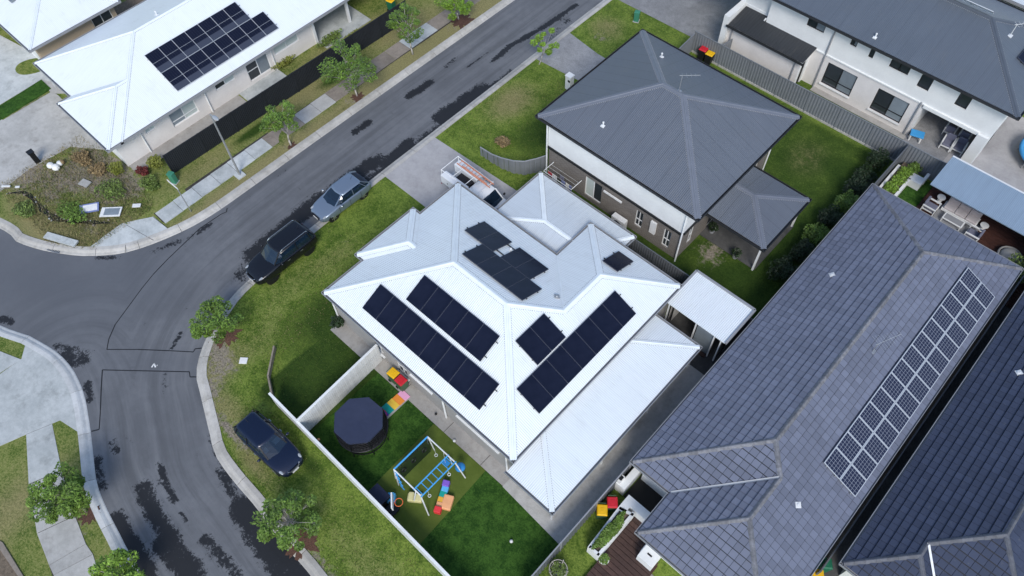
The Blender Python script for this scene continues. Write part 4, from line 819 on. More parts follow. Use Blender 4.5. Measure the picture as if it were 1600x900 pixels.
slab('far_patio_slab', rect(-44.5, -40.2, 22.6, 26.8), GZ+.04, 'concrete_pale'); slab('far_side_path', rect(WX, -40.15, 6.9, 15.5), GZ+.02, 'paving'); slab('far_door_slab', rect(WX, -39.0, 15.6, 18.9), GZ+.05, 'concrete_pale')
P = (-46.6, 14.6); vent(tl, (P[0], P[1], TE+(P[0]-tx0)*TT), (0,0,1)); 
# its neighbour in the corner of the picture
nl = thing('house', 'white-roofed house with tan side wall in the top left corner of the photo', 'house', (-58, 10, 0))
fs, p_, q_ = rectroof(-66.0, -52.45, 7.55, 14.4, 2.7, .36)
roof(nl, fs, 2.7, 'roof_plainwhite', 'cap_white', 'gutter_grey', cap_w=.2, soffit=rect(-66,-52.45,7.55,14.4))
wall(nl, (-53.0,8.0), (-53.0,14.0), 0, 2.58, 'render_tan', [(4.2,5.7,.6,2.2,'cross')]); wall(nl, (-65.5,8.0), (-53,8.0), 0, 2.58, 'render_tan', [(8.3,11.9,.1,2.2,'door','white_metal')]); wall(nl, (-53,14), (-65.5,14), 0, 2.58, 'render_tan')
MB().box(-58.6, 9.0, 3.35, -57.0, 9.6, 3.48).build('skylight', 'window_blind', nl)
slab('corner_house_yard', rect(-56, -51.4, 14.4, 30), GZ+.02, 'soil')

# ------------------------------------------------------------------ tiled houses on the right
TZ = 2.7; K1 = .466
def tiled(label, x0, x1, yS, yN, xi, yi, tmat, capm, loc):
    """long tiled house, ridge along y; the end towards -y steps in at (xi, yi)"""
    h = thing('house', label, 'house', loc)
    w = (x1-x0)/2; xm = (x0+x1)/2; z1 = TZ+w*K1; w2 = (x1-xi)/2; xm2 = (xi+x1)/2; z2 = TZ+w2*K1
    a = (xm, yS+w, z1); b = (xm, yN-w, z1); j = (xm2, yS+w-(xm2-xm), z2); e = (xm2, yi+w2, z2)
    Wc, I, W2, S, E, N = (x0,yS,TZ), (xi,yS,TZ), (xi,yi,TZ), (x1,yi,TZ), (x1,yN,TZ), (x0,yN,TZ)
    faces = [[N,Wc,a,b], [Wc,I,j,a], [I,W2,e,j], [W2,S,e], [S,E,b,a,j,e], [E,N,b]]
    roof(h, faces, TZ, tmat, capm, 'gutter_grey', caps='tile', tile=tmat, soffit=[(x0,yS),(xi,yS),(xi,yi),(x1,yi),(x1,yN),(x0,yN)], fascia='gutter_white', valley='galvanised')
    o = .48; zc = TZ-.14
    wall(h, (x0+o,yS+o), (xi+o,yS+o), 0, zc, 'render_white', [(.3,1.3,.9,2.1,'slide')]); wall(h, (xi+o,yS+o), (xi+o,yi+o), 0, zc, 'render_white'); wall(h, (xi+o,yi+o), (x1-o,yi+o), 0, zc, 'render_white', [(.6,3.8,.1,2.2,'door','white_metal')])
    wall(h, (x1-o,yi+o), (x1-o,yN-o), 0, zc, 'render_grey', [(4,5.2,1,2,'slide'), (10,11.4,1,2,'slide')]); wall(h, (x1-o,yN-o), (x0+o,yN-o), 0, zc, 'render_grey', [(1,4.4,.1,2.2,'slide')]); wall(h, (x0+o,yN-o), (x0+o,yS+o), 0, zc, 'render_grey', [(3,4.2,1,2,'slide'), (9,10.4,1,2,'slide'), (15,16.2,1,2,'slide')])
    return h
t1h = tiled('long single-storey house with blue-grey tiled roof and a strip of silver-framed solar panels', -4.78, 3.80, 12.22, 34.38, -2.62, 9.83, 'roof_tile', 'ridge_pale', (-.5, 22, 0))
for q, pl_ in (((1300, 430), 0), ((1246, 789), 1), ((1363, 527), 1)):
    z = 3.6
    for _ in range(4):
        P = at(*q, z); z = TZ+((P.x+4.78) if pl_ == 0 else (3.80-P.x))*K1
    if q[0] != 1363: vent(t1h, P, (-K1 if pl_ == 0 else K1, 0, 1), 'gutter_white', 'cowl')
# second, darker tiled house at the frame edge
d2 = thing('house', 'dark blue tiled house cut by the bottom right edge of the photo', 'house', (9, 25, 0))
dx0, dS, dN, dw = 4.62, 15.35, 42.0, 4.05; wS, ww = 14.70, 2.05
zr = TZ+dw*K1; wz2 = TZ+ww*K1
ra = (dx0+dw, dS+dw, zr); rb = (dx0+dw, dN-dw, zr); wr1 = (dx0+ww, wS+ww, wz2); wr2 = (dx0+ww, dS+ww, wz2)
C1 = (dx0,wS,TZ); C2 = (dx0+2*ww,wS,TZ); C3 = (dx0+2*ww,dS,TZ); C4 = (dx0+2*dw,dS,TZ); C5 = (dx0+2*dw,dN,TZ); C6 = (dx0,dN,TZ)
roof(d2, [[C6,C1,wr1,wr2,ra,rb],[C1,C2,wr1],[C2,C3,wr2,wr1],[C3,C4,ra,wr2],[C4,C5,rb,ra],[C5,C6,rb]], TZ, 'roof_tile_dark', 'ridge_dark', 'gutter_grey', caps='tile', tile='roof_tile_dark', soffit=[C1[:2],C2[:2],C3[:2],C4[:2],C5[:2],C6[:2]], valley='white_metal')
o = .48
for p0, p1 in (((dx0+o,dN-o),(dx0+o,wS+o)), ((dx0+o,wS+o),(dx0+2*ww-o,wS+o)), ((dx0+2*ww-o,wS+o),(dx0+2*ww-o,dS+o)), ((dx0+2*ww-o,dS+o),(dx0+2*dw-o,dS+o)), ((dx0+2*dw-o,dS+o),(dx0+2*dw-o,dN-o)), ((dx0+2*dw-o,dN-o),(dx0+o,dN-o))):
    L = math.dist(p0, p1); wall(d2, p0, p1, 0, TZ-.14, 'render_white', [(L*.3,L*.3+1.2,.9,2.0,'slide')] if L > 3 else [])
z = 3.6
for _ in range(4): P = at(1592, 583, z); z = TZ+(P.x-dx0)*K1
vent(d2, P, (-K1,0,1), 'white_metal', 'cowl')
# roof of a further house behind the cream one
fh = thing('house', 'pale grey roofed house in the top right corner behind the cream house', 'house', (6, 56, 0))
fs, p_, q_ = rectroof(-12.0, 14.0, 51.2, 60.0, 5.2, .30)
roof(fh, fs, 5.2, 'roof_silver', 'cap_white', 'gutter_grey', soffit=rect(-12,14,51.2,60)); MB().box(-11.5, 51.7, 0, 13.5, 59.5, 5.06).build('wall', 'render_white', fh)

# ------------------------------------------------------------------ solar arrays
def solar(label, O, U, V, cells, pw, ph, gmat, fmat, fw=0.03, lift=0.10, rails=True, rail_ext=.12, mid=False):
    """panels at (col, row) steps from O on the slope axes U (level) and V (up)"""
    U = Vector(U).normalized(); V = Vector(V).normalized(); N = U.cross(V)
    if N.z < 0: N = -N
    O = Vector(O); arr = thing('solar_array', label, 'solar panels', O)
    def P(u, v, n): return U*u+V*v+N*n
    m = MB(); g = 0.018; a, b, c, d = g/2, pw-g/2, g/2, ph-g/2
    def bar(u0, u1, v0, v1, n0=-.035, n1=.004): m.add([P(u0,v0,n0),P(u1,v0,n0),P(u1,v1,n0),P(u0,v1,n0),P(u0,v0,n1),P(u1,v0,n1),P(u1,v1,n1),P(u0,v1,n1)], [(3,2,1,0),(4,5,6,7),(0,1,5,4),(1,2,6,5),(2,3,7,6),(3,0,4,7)])
    bar(a,b,c,c+fw); bar(a,b,d-fw,d); bar(a,a+fw,c+fw,d-fw); bar(b-fw,b,c+fw,d-fw)
    if mid: bar(a+fw,b-fw,(c+d)/2-.007,(c+d)/2+.007,-.01,.003)
    fme = m.mesh('frame', fmat)
    g2 = MB(); g2.face(P(a+fw,c+fw,0),P(b-fw,c+fw,0),P(b-fw,d-fw,0),P(a+fw,d-fw,0)); gme = g2.mesh('solar_panel', gmat, uv=False)
    uvl = gme.uv_layers.new(name='UVMap')
    for li, co in enumerate(((0,0),(b-a-2*fw,0),(b-a-2*fw,d-c-2*fw),(0,d-c-2*fw))): uvl.data[li].uv = (co[0]+.012, co[1]+.012)
    if gme.polygons[0].normal.dot(N) < 0: gme.flip_normals()
    for i, j in cells:
        o = inst('solar_panel', gme, arr, O+P(i*pw, j*ph, lift)); f = bpy.data.objects.new('frame', fme); COL.objects.link(f); f.parent = o
    if rails:
        rows = {}
        for i, j in cells: rows.setdefault(j, []).append(i)
        for j, cs in rows.items():
            for q in (.22, .78):
                r = MB(); v = (j+q)*ph; r.beam(O+P(min(cs)*pw-.03,v,.045), O+P((max(cs)+1)*pw+rail_ext,v,.045), .04, .05, N); r.build('mounting_rail', 'black_metal' if fmat.endswith('black') else 'galvanised', arr)
    return arr
c1 = 1/math.sqrt(1+T1*T1); VS_ = (0, c1, T1*c1)
def on_sw(x, y): return (x, y, EZ+(y-Y0)*T1)
def on_ne(x, y): return (x, y, EZ+(Y1-y)*T1)
def on_se(x, y): return (x, y, EZ+(X1-x)*T1)
def on_new(x, y): return (x, y, EZ+(YW-y)*T1)
solar('long lower row of eight black solar panels on the white roof above the play yard', on_sw(-19.98, 9.12), (1,0,0), VS_, [(i,0) for i in range(8)], 1.052, 1.56, 'solar_black', 'panel_frame_black', .012)
solar('shorter upper row of five black solar panels on the white roof above the play yard', on_sw(-18.28, 10.74), (1,0,0), VS_, [(i,0) for i in range(5)], 1.052, 1.56, 'solar_black', 'panel_frame_black', .012)
solar('row of seven black solar panels on the white roof above the patio cover', on_se(-9.40, 10.86), (0,1,0), (-c1,0,T1*c1), [(i,0) for i in range(7)], 1.055, 1.60, 'solar_black', 'panel_frame_black', .012)
solar('pair of black solar panels beside the hip, above the row of seven', on_se(-10.92, 12.44), (0,1,0), (-c1,0,T1*c1), [(i,0) for i in range(2)], 1.04, 1.60, 'solar_black', 'panel_frame_black', .012)
solar('lone small black solar panel on the wing of the white roof by the brick house', on_new(-11.42, 20.62), (-1,0,0), (0,-c1,T1*c1), [(0,0)], 1.02, 1.60, 'solar_black', 'panel_frame_black', .012)
solar('stepped cluster of black solar panels on the white roof facing the carport', on_ne(-13.46, 17.10), (-1,0,0), (0,-c1,T1*c1), [(i+.8,0) for i in range(2)]+[(i,1) for i in range(4)]+[(i+3.3,0) for i in range(2)], 1.045, 1.62, 'solar_black', 'panel_frame_black', .012)
ct = 1/math.sqrt(1+TT*TT)
zz = TE+(tx1+41.35)*TT
solar('two-row solar array with pale grid lines on the plain white roof across the road', (-41.32, 11.95, TE+(tx1+41.32)*TT), (0,1,0), (-ct,0,TT*ct), [(i,0) for i in range(8)]+[(i,1) for i in range(7)], 1.015, 1.60, 'solar_half', 'panel_frame', .013, mid=True)
ck = 1/math.sqrt(1+K1*K1); 
solar('two-row strip of silver-framed blue solar panels on the tiled roof', (3.48, 17.46, TZ+(3.80-3.48)*K1+.02), (0,1,0), (-ck,0,K1*ck), [(i,j) for i in range(14) for j in range(2)], 1.005, 1.045, 'solar_grid', 'panel_frame', .035, lift=.13)
sz = 5.32+(-.88+3.0)*.39
solar('dark solar panels on the slate-blue roof at the right edge of the photo', (-1.35, 44.9, 5.32+.45*.39), (0,1,0), (-.93,0,.363), [(0,0),(1,0)], 1.05, 1.7, 'solar_black', 'panel_frame_black', .02)
solar('panels coloured pale for a sky reflection, standing on the ridge of the slate-blue roof', (-9.3, 46.2, 7.02), (1,0,0), (0,-.55,.5), [(0,0),(1,0),(2,0)], 1.3, .75, 'roof_silver', 'panel_frame', .02, rails=False)  # pale sheet colour stands for sky reflected in the panels

# ------------------------------------------------------------------ fences
def rib_mesh(L, h, pitch=.2, dep=.035, mat='fence_grey'):
    m = MB(); x = 0.0; P = []
    while x < L-1e-3:
        for dx, e in ((0,0),(.35,0),(.5,1),(.85,1)): 
            if x+dx*pitch < L: P.append((x+dx*pitch, e*dep))
        x += pitch
    P.append((L, 0)); V = [(a, b-dep/2, 0) for a, b in P]+[(a, b-dep/2, h) for a, b in P]; n = len(P)
    m.add(V, [(i, i+1, n+i+1, n+i) for i in range(n-1)]); return m.mesh('panel', mat)
def metal_fence(label, p, q, h, mat, panel=2.38, pitch=.2, plinth=False, cap=None, z0=GZ):
    p, q = Vector(p), Vector(q); d = q-p; L = d.length; ang = math.atan2(d.y, d.x); d.normalize()
    f = thing('fence', label, 'fence', (p.x, p.y, z0), rz=ang); n = max(1, round(L/panel)); w = L/n; pb = .12 if plinth else .02
    pm = rib_mesh(w-.05, h-.06-pb, pitch, .035, mat); po = MB().box(-.03, -.035, 0, .03, .035, h+.01).mesh('post', cap or mat); rm = MB().box(0.031, -.03, -.025, w-.031, .03, .025).mesh('rail', cap or mat)
    plm = MB().box(.03, -.05, 0, w-.03, .05, .13).mesh('plinth', 'concrete') if plinth else None
    for i in range(n+1):
        o = bpy.data.objects.new('post', po); COL.objects.link(o); o.parent = f; o.location = (i*w, 0, 0)
        if i == n: break
        for nm, me, lo in (('panel', pm, (i*w+.025, 0, pb)), ('rail', rm, (i*w, 0, h-.03))):
            o = bpy.data.objects.new(nm, me); COL.objects.link(o); o.parent = f; o.location = lo
        if plm: o = bpy.data.objects.new('plinth', plm); COL.objects.link(o); o.parent = f; o.location = (i*w, 0, 0)
    return f
metal_fence('long charcoal metal fence between the far footpath and the long white house', (-38.42, 8.45), (-38.12, 28.6), 1.72, 'fence_charcoal', 2.4, .12)
metal_fence('grey ribbed metal fence between the brick house and the cream two-storey house', (-20.6, 39.52), (-4.95, 39.6), 1.75, 'fence_grey', 2.35, .2, True)
metal_fence('ribbed fence continuing along the back of the planted terrace to the blue-grey canopy', (-4.85, 39.6), (4.5, 39.62), 1.75, 'fence_grey', 2.35, .2)
metal_fence('fence beside the hedge between the brick house lawn and the tiled house', (-4.88, 39.5), (-4.95, 23.2), 1.7, 'fence_mid', 2.4, .2)
metal_fence('dark ribbed fence behind the white-roofed house below the brick house', (-13.6, 22.86), (-5.0, 22.86), 1.75, 'fence_mid', 2.15, .16)
metal_fence('grey fence between the patio paving and the tiled house front garden', (-4.93, 22.7), (-4.98, 4.9), 1.5, 'fence_mid', 2.4, .2, cap='gutter_grey')
metal_fence('short ribbed fence with bins behind it at the back corner of the brick house', (-20.6, 39.5), (-20.45, 36.9), 1.6, 'fence_grey', 2.4, .2)
metal_fence('short return fence joining the cream house and the long ribbed fence', (-18.6, 39.55), (-18.4, 40.75), 1.5, 'fence_grey', 2.4, .2)
metal_fence('fence seen end-on in the dark gap between the two tiled houses', (4.22, 14.2), (4.22, 38), 1.6, 'fence_mid', 2.4, .2)
# curved low fence by the driveway: panels rising towards the brick house
cf = thing('fence', 'low curved grey metal fence between the driveway and the neighbouring lawn', 'fence', (-24.9, 22.7, GZ))
cpts = [(-24.9,22.66,.75),(-23.9,22.68,.8),(-23.1,22.74,1.0),(-22.3,22.95,1.15),(-21.7,23.3,1.25),(-21.25,23.95,1.3),(-20.95,24.6,1.3)]
for (x0, y0, h0), (x1, y1, h1) in zip(cpts[:-1], cpts[1:]):
    m = MB(); n = 5
    for k in range(n):
        a, b = k/n, (k+1)/n; o = .02 if k % 2 else -.02
        P0 = Vector((x0+(x1-x0)*a, y0+(y1-y0)*a)); P1 = Vector((x0+(x1-x0)*b, y0+(y1-y0)*b)); nn = Vector((y0-y1, x1-x0)).normalized()*o; P0 += nn; P1 += nn
        m.face((P0.x,P0.y,GZ),(P1.x,P1.y,GZ),(P1.x,P1.y,GZ+h0+(h1-h0)*b),(P0.x,P0.y,GZ+h0+(h1-h0)*a))
    m.build('panel', 'fence_grey', cf); MB().beam((x0,y0,GZ+h0),(x1,y1,GZ+h1), .06, .05).build('rail', 'gutter_grey', cf); MB().tube((x1,y1,GZ),(x1,y1,GZ+h1), .035).build('post', 'fence_grey', cf)
# white slat fences
def slat_fence(label, p, q, h, step=.105, sw=.099):
    p, q = Vector(p), Vector(q); d = q-p; L = d.length; f = thing('fence', label, 'fence', (p.x, p.y, GZ), rz=math.atan2(d.y, d.x))
    sm = MB().box(-sw/2, -.03, .05, sw/2, -.012, h-.02).mesh('slat', 'fence_white'); n = int(L/step)
    for i in range(n):
        o = bpy.data.objects.new('slat', sm); COL.objects.link(o); o.parent = f; o.location = ((i+.5)*L/n, 0, 0)
    for z in (.25, h*.55, h-.1): MB().box(0, -.012, z-.035, L, .025, z+.035).build('rail', 'fence_white', f, local=True)
    MB().box(-.03, -.055, h-.02, L+.03, .075, h+.02).build('capping', 'fence_white', f, local=True)
    k = max(1, round(L/2.4))
    for i in range(k+1): MB().box(i*L/k-.045, -.01, 0, i*L/k+.045, .08, h-.02).build('post', 'fence_white', f, local=True)
    return f
slat_fence('long white slat fence running past the trampoline and the play equipment', (-20.7, 3.04), (-5.0, 2.96), 1.5)
slat_fence('short white slat fence between the trampoline yard and the open front lawn', (-18.35, 3.1), (-18.6, 8.5), 1.75)
# weathered timber edging
te = thing('edging', 'bent weathered timber edging on the lawn at the end of the white fence', 'edging', (-22.0, 3.9, GZ))
for a, b in (((-23.45,5.05),(-22.25,3.72)), ((-22.25,3.72),(-21.25,3.2))):
    MB().beam((a[0],a[1],GZ+.22),(b[0],b[1],GZ+.22), .09, .34).build('board', 'timber_grey', te)

# ------------------------------------------------------------------ plants
def leafset(m, rng, c, r, n, size, shape=None, flat=0.45):
    """leaf-sized faces spread through a clump"""
    for _ in range(n):
        while True:
            d = Vector((rng.uniform(-1,1), rng.uniform(-1,1), rng.uniform(-1,1)))
            if 0.1 < d.length < 1: break
        k = d.length**0.5/ d.length if d.length else 1
        p = Vector((c[0]+d.x*k*r[0]*d.length**.2, c[1]+d.y*k*r[1]*d.length**.2, c[2]+d.z*k*r[2]*d.length**.2))
        a = rng.uniform(0, 6.283); s = size*rng.uniform(.6, 1.35); u = Vector((math.cos(a), math.sin(a), rng.uniform(-flat, flat))); w = Vector((-math.sin(a), math.cos(a), rng.uniform(-flat, flat)))
        m.add([p-u*s*.9, p+w*s*.42-u*s*.1, p+u*s, p-w*s*.42-u*s*.1], [(0,1,2,3)])
def tree(name, label, base, top, R, seed, leafmat, n=2600, size=.12, clumps=26, bark='bark_pale', cat='tree', trunk=.055, group=None, gap=.5, rz=.75, bare=0.0):
    rng = random.Random(seed); base = Vector(base); top = Vector(top); t = thing(name, label, cat, base, group)
    H = top.z-base.z; fork = base.lerp(top, .42)+Vector((rng.uniform(-.05,.05), rng.uniform(-.05,.05), 0)); tr = MB()
    mid = base.lerp(fork, .5)+Vector((rng.uniform(-.04,.04), rng.uniform(-.04,.04), 0))
    tr.tube(base-Vector((0,0,.05)), mid, trunk*1.25, trunk, 7); tr.tube(mid, fork, trunk, trunk*.85, 7); tr.tube(fork, top+Vector((0,0,R*.3)), trunk*.85, trunk*.25, 6); tr.build('trunk', bark, t, smooth=True)
    cs = []
    for k in range(clumps):
        a = k*2.39996+rng.uniform(-.5,.5); rr = math.sqrt((k+.5)/clumps)*rng.uniform(.72,1.08); hz = rng.uniform(-1,1)*math.sqrt(max(0, 1-min(1, rr)**2))+rng.uniform(-.15,.15)
        cs.append(Vector((top.x+R*rr*math.cos(a), top.y+R*rr*math.sin(a), top.z+R*rz*hz)))
    lb = MB()
    for k, c in enumerate(cs):
        s = fork.lerp(top, rng.uniform(0, .9)); e = s.lerp(c, .5)+Vector((rng.uniform(-.1,.1), rng.uniform(-.1,.1), rng.uniform(0,.15))); lb.tube(s, e, trunk*.42, trunk*.28, 5, False); lb.tube(e, c, trunk*.28, trunk*.1, 4, False)
        for _ in range(2): lb.tube(e.lerp(c, rng.uniform(.2,.8)), c+Vector((rng.uniform(-.3,.3), rng.uniform(-.3,.3), rng.uniform(-.1,.25)))*R*.6, trunk*.13, trunk*.06, 4, False)
    lb.build('limbs', bark, t, uv=False)
    cr = MB()
    for c in cs:
        if rng.random() < bare: continue
        q = R*rng.uniform(.20, .36)*gap*2; leafset(cr, rng, c, (q, q, q*.7), int(n/clumps*rng.uniform(.6,1.4)), size)
    cr.build('crown', leafmat, t, uv=False)
    return t
def crown_at(px, py, z): return at(px, py, z)
tree('street_tree', 'wide street tree with gaps between clumps beside the black fence', at(558,150,GZ), at(543,103,2.5), 1.75, 1, 'leaf', 3300, .085, 30, gap=.44)
tree('street_tree', 'compact rounded street tree on the verge nearest the street lamp', at(455,227,GZ), at(438,186,2.3), 1.2, 2, 'leaf', 2500, .08, 24, gap=.48)
tree('street_tree', 'tall narrow street tree over the pale footpath slab', at(645,85,GZ), at(634,38,2.7), 1.25, 3, 'leaf', 2200, .085, 22, rz=1.1, gap=.45)
tree('street_tree', 'street tree cut by the top edge of the photo above red mulch', at(717,30,GZ), at(713,4,2.0), 1.2, 4, 'leaf_bright', 3000, .085, 24)
tree('sapling', 'thin bright green sapling by the neighbouring driveway', at(842,101,GZ), at(853,66,2.0), .95, 5, 'leaf_bright', 900, .095, 11, trunk=.035, gap=.42)
tree('street_tree', 'open branching tree on the curved kerb beside the road seams', at(352,522,GZ), at(334,502,1.7), 1.30, 6, 'leaf', 3200, .082, 30, bark='bark', gap=.44)
tree('street_tree', 'loose spreading tree leaning over the kerb at the bottom of the photo', at(462,832,GZ), at(448,812,1.5), 1.42, 7, 'leaf', 4200, .08, 44, bark='bark_pale', gap=.40, bare=.06, trunk=.042)
tree('street_tree', 'dense green tree beside the footpath in the lower left', at(136,800,GZ), at(93,774,2.2), 1.25, 8, 'leaf', 4800, .08, 30, bark='bark', gap=.52)
tree('street_tree', 'bright green tree cut by the bottom edge near the lower left kerb', at(222,905,GZ), at(182,899,1.9), 1.2, 9, 'leaf_bright', 4200, .08, 26)
def shrub(label, c, r, mat, n=700, size=.09, name='shrub', group=None, seed=1, cat='shrub'):
    rng = random.Random(seed); t = thing(name, label, cat, (c[0], c[1], c[2]), group); st = MB(); lf = MB()
    for k in range(9):
        a = k*2.4; rr = math.sqrt((k+.5)/9); p = Vector((c[0]+r[0]*rr*math.cos(a)*.75, c[1]+r[1]*rr*math.sin(a)*.75, c[2]+r[2]*rng.uniform(.5, .95)))
        st.tube((c[0]+rng.uniform(-.05,.05), c[1]+rng.uniform(-.05,.05), c[2]-.03), p, .018, .008, 4, False); q = .48; leafset(lf, rng, p, (r[0]*q, r[1]*q, r[2]*.38), n//9, size, flat=.7)
    st.build('stems', 'bark', t, uv=False); lf.build('foliage', mat, t, uv=False); return t
HG = 'hedge shrubs along the fence of the brick house lawn'
hd = ['dark shrub at the far end of the hedge, beside the ribbed fence corner', 'second dark shrub of the hedge from the ribbed fence corner', 'third dark shrub of the hedge from the ribbed fence corner', 'bright lime shrub in the middle of the dark hedge', 'fifth shrub of the hedge, just past the lime one', 'sixth shrub of the hedge, beside the tiled roof gutter', 'seventh shrub of the hedge, opposite the brick house verandah', 'shrub at the near end of the hedge']
for i, (y, mt) in enumerate(((38.3,'leaf_dark'),(36.9,'leaf_dark'),(35.5,'leaf_dark'),(34.0,'leaf'),(32.5,'leaf_dark'),(30.9,'leaf'),(29.2,'leaf_dark'),(27.4,'leaf_dark'))):
    shrub(hd[i], (-5.75+RND.uniform(-.2,.15), y, GZ), (.62+RND.uniform(-.15,.2), .85, .95+RND.uniform(-.3,.25)), mt, 1200, .075, group=HG, seed=40+i)
for i, (q, r, mt, lb) in enumerate((((175,300),(1.1,.8,.35),'leaf_olive','weedy bush in the middle of the rough corner lot'), ((115,335),(1.2,.7,.4),'leaf','bright weedy bush above the dark ditch in the rough lot'), ((185,268),(.5,.45,.5),'leaf_lime','small lime bush near the corner of the white house'), ((226,272),(.42,.35,.45),'leaf_red','dark red shrub near the end of the black fence'), ((245,258),(.6,.45,.45),'leaf_lime','yellow-green shrub against the end of the black fence'), ((130,250),(.8,.5,.35),'leaf_dry','low dry weeds beside the far driveway'), ((235,290),(.7,.5,.4),'leaf_olive','olive weeds below the red shrub'), ((155,268),(.6,.5,.3),'leaf_dry','low dry weeds in the bare gravel near the white house'), ((40,330),(.8,.6,.3),'leaf_olive','low weeds by the ditch near the left edge'))):
    P = at(*q, GZ); shrub(lb, P, r, mt, 800, .075, seed=70+i)
for i, (q, lb) in enumerate((((570,70),'yellow-green grassy plant behind the black fence below the yellow bin'),((455,112),'grassy plant behind the black fence by the wide street tree'),((530,75),'grassy plant behind the black fence at the patio post'))):
    P = at(*q, GZ); shrub(lb, (P.x-.9, P.y, GZ), (.4,1.1,.5), 'leaf_lime' if i != 2 else 'leaf_olive', 700, .08, seed=90+i)
P = at(785, 226, GZ); shrub('dry reddish grass clump on the lawn beside the brick house', (P.x, P.y, GZ), (.5,.45,.45), 'leaf_dry', 500, .08, seed=99, name='grass_clump', cat='plant')
P = at(548, 513, GZ); shrub('dark spiky potted plant at the corner of the white-roofed house', (-21.9, 8.3, GZ), (.35,.35,.8), 'leaf_dark', 350, .10, seed=101, name='plant', cat='plant')

# grass blades over lawns and the rough lot
def tufts(name, label, n, mat, boxes, hgt, seed):
    rng = random.Random(seed); m = MB(); tot = sum(b[4] for b in boxes)
    for b in boxes:
        for _ in range(int(n*b[4]/tot)):
            x, y = rng.uniform(b[0], b[1]), rng.uniform(b[2], b[3])
            if len(b) > 5 and not b[5](x, y): continue
            a = rng.uniform(0, 6.283); h = hgt*rng.uniform(.5, 1.5); w = .012+.01*rng.random()
            m.add([(x-math.cos(a)*w, y-math.sin(a)*w, GZ-.01), (x+math.cos(a)*w, y+math.sin(a)*w, GZ-.01), (x+rng.uniform(-.8,.8)*h, y+rng.uniform(-.8,.8)*h, GZ+h)], [(0,1,2)])
    return tag(m.build(name, mat, uv=False), label, 'grass', kind='stuff')
_mx, _my = np.meshgrid(np.arange(-60, 10, .1), np.arange(-10, 50, .1), indexing='ij'); _mask = inside(NW_POLY, _mx, _my)
def rough(x, y): return bool(_mask[int((x+60)/.1), int((y+10)/.1)]) and not (x > -36.9 and y > 5.6) and not (y > 6.9 and x < -40.6)
tufts('rough_grass', 'long rough grass and weeds over the corner lot', 7500, 'blade_dry', [(-46, -37, .2, 6.2, 3, rough)], .16, 5)
tufts('rough_grass', 'long green weeds over the corner lot', 4500, 'blade', [(-44.5, -37, .4, 6.5, 3, rough)], .17, 6)

_m2x, _m2y = np.meshgrid(np.arange(-30, 10, .1), np.arange(-6, 45, .1), indexing='ij'); _mask2 = inside(E_POLY, _m2x, _m2y)
def open_lawn(x, y):
    if not _mask2[int((x+30)/.1), int((y+6)/.1)]: return False
    if x > -22.3 and y > 7.7 and y < 22.5: return False
    if 17.3 < y < 22.4 and x > -28.3: return False
    if x > -23.2 and 11 < y < 15.6: return False
    if y > 3.0 and x > -18.3: return False
    return True
tufts('lawn_grass', 'short mown grass over the open front lawn and verge', 26000, 'blade', [(-28.4, -22.3, 3, 17.3, 3, open_lawn), (-27, -5.2, -1.5, 3, 3.2, open_lawn), (-22.3, -18.7, 3, 7.8, .7, open_lawn), (-28.2, -21.5, 22.5, 31.5, 2, lambda x, y: True), (-28.2, -22, 35.6, 40.2, 1, lambda x, y: True)], .055, 15)
tufts('lawn_grass', 'dry straw blades in the open front lawn and verge', 9000, 'blade_dry', [(-28.4, -23, 3, 13, 2, open_lawn), (-27, -5.2, -1.5, 2.6, 3.2, open_lawn), (-28.2, -24.5, 23.5, 31, 1, lambda x, y: True)], .05, 16)

# ------------------------------------------------------------------ vehicles (built along +x, then placed)
def wheel(par, x, y, r, w, rim='rim', out=1):
    t = MB().tube((x, y-w/2, r), (x, y+w/2, r), r, None, 20); wh = t.build('wheel', 'tyre', par, local=True)
    ys = y+out*(w/2+.004); m = MB().tube((x, ys-.01, r), (x, ys+.01, r), r*.62, None, 16); m.cm = 1
    for k in range(5): a = k*2*math.pi/5; m.beam((x, ys+out*.014, r), (x+r*.58*math.cos(a), ys+out*.014, r+r*.58*math.sin(a)), .05, .012, (0,1,0))
    m.build('rim', ['black_metal', rim], wh, local=True)
def loft(par, name, st, mat, ring, sub=1, closed=True):
    V = []; F = []; K = None
    for s in st: r = ring(*s); K = len(r); V += r
    n = len(st)
    for i in range(n-1):
        for k in range(K): F.append((i*K+k, i*K+(k+1) % K, (i+1)*K+(k+1) % K, (i+1)*K+k))
    F.append(list(range(K))[::-1]); F.append([(n-1)*K+k for k in range(K)])
    return MB().add(V, F).build(name, mat, par, smooth=True, local=True, sub=sub)
def body_ring(x, zl, zt, hw, crown):
    h = [(hw*.45, zl), (hw*.94, zl+.02), (hw, zl+(zt-zl)*.35), (hw*1.0, zl+(zt-zl)*.72), (hw*.955, zt-.035), (hw*.86, zt), (hw*.45, zt+crown*.8)]
    return [(x, a, z) for a, z in h]+[(x, 0, zt+crown)]+[(x, -a, z) for a, z in h[::-1]]+[(x, 0, zl)]
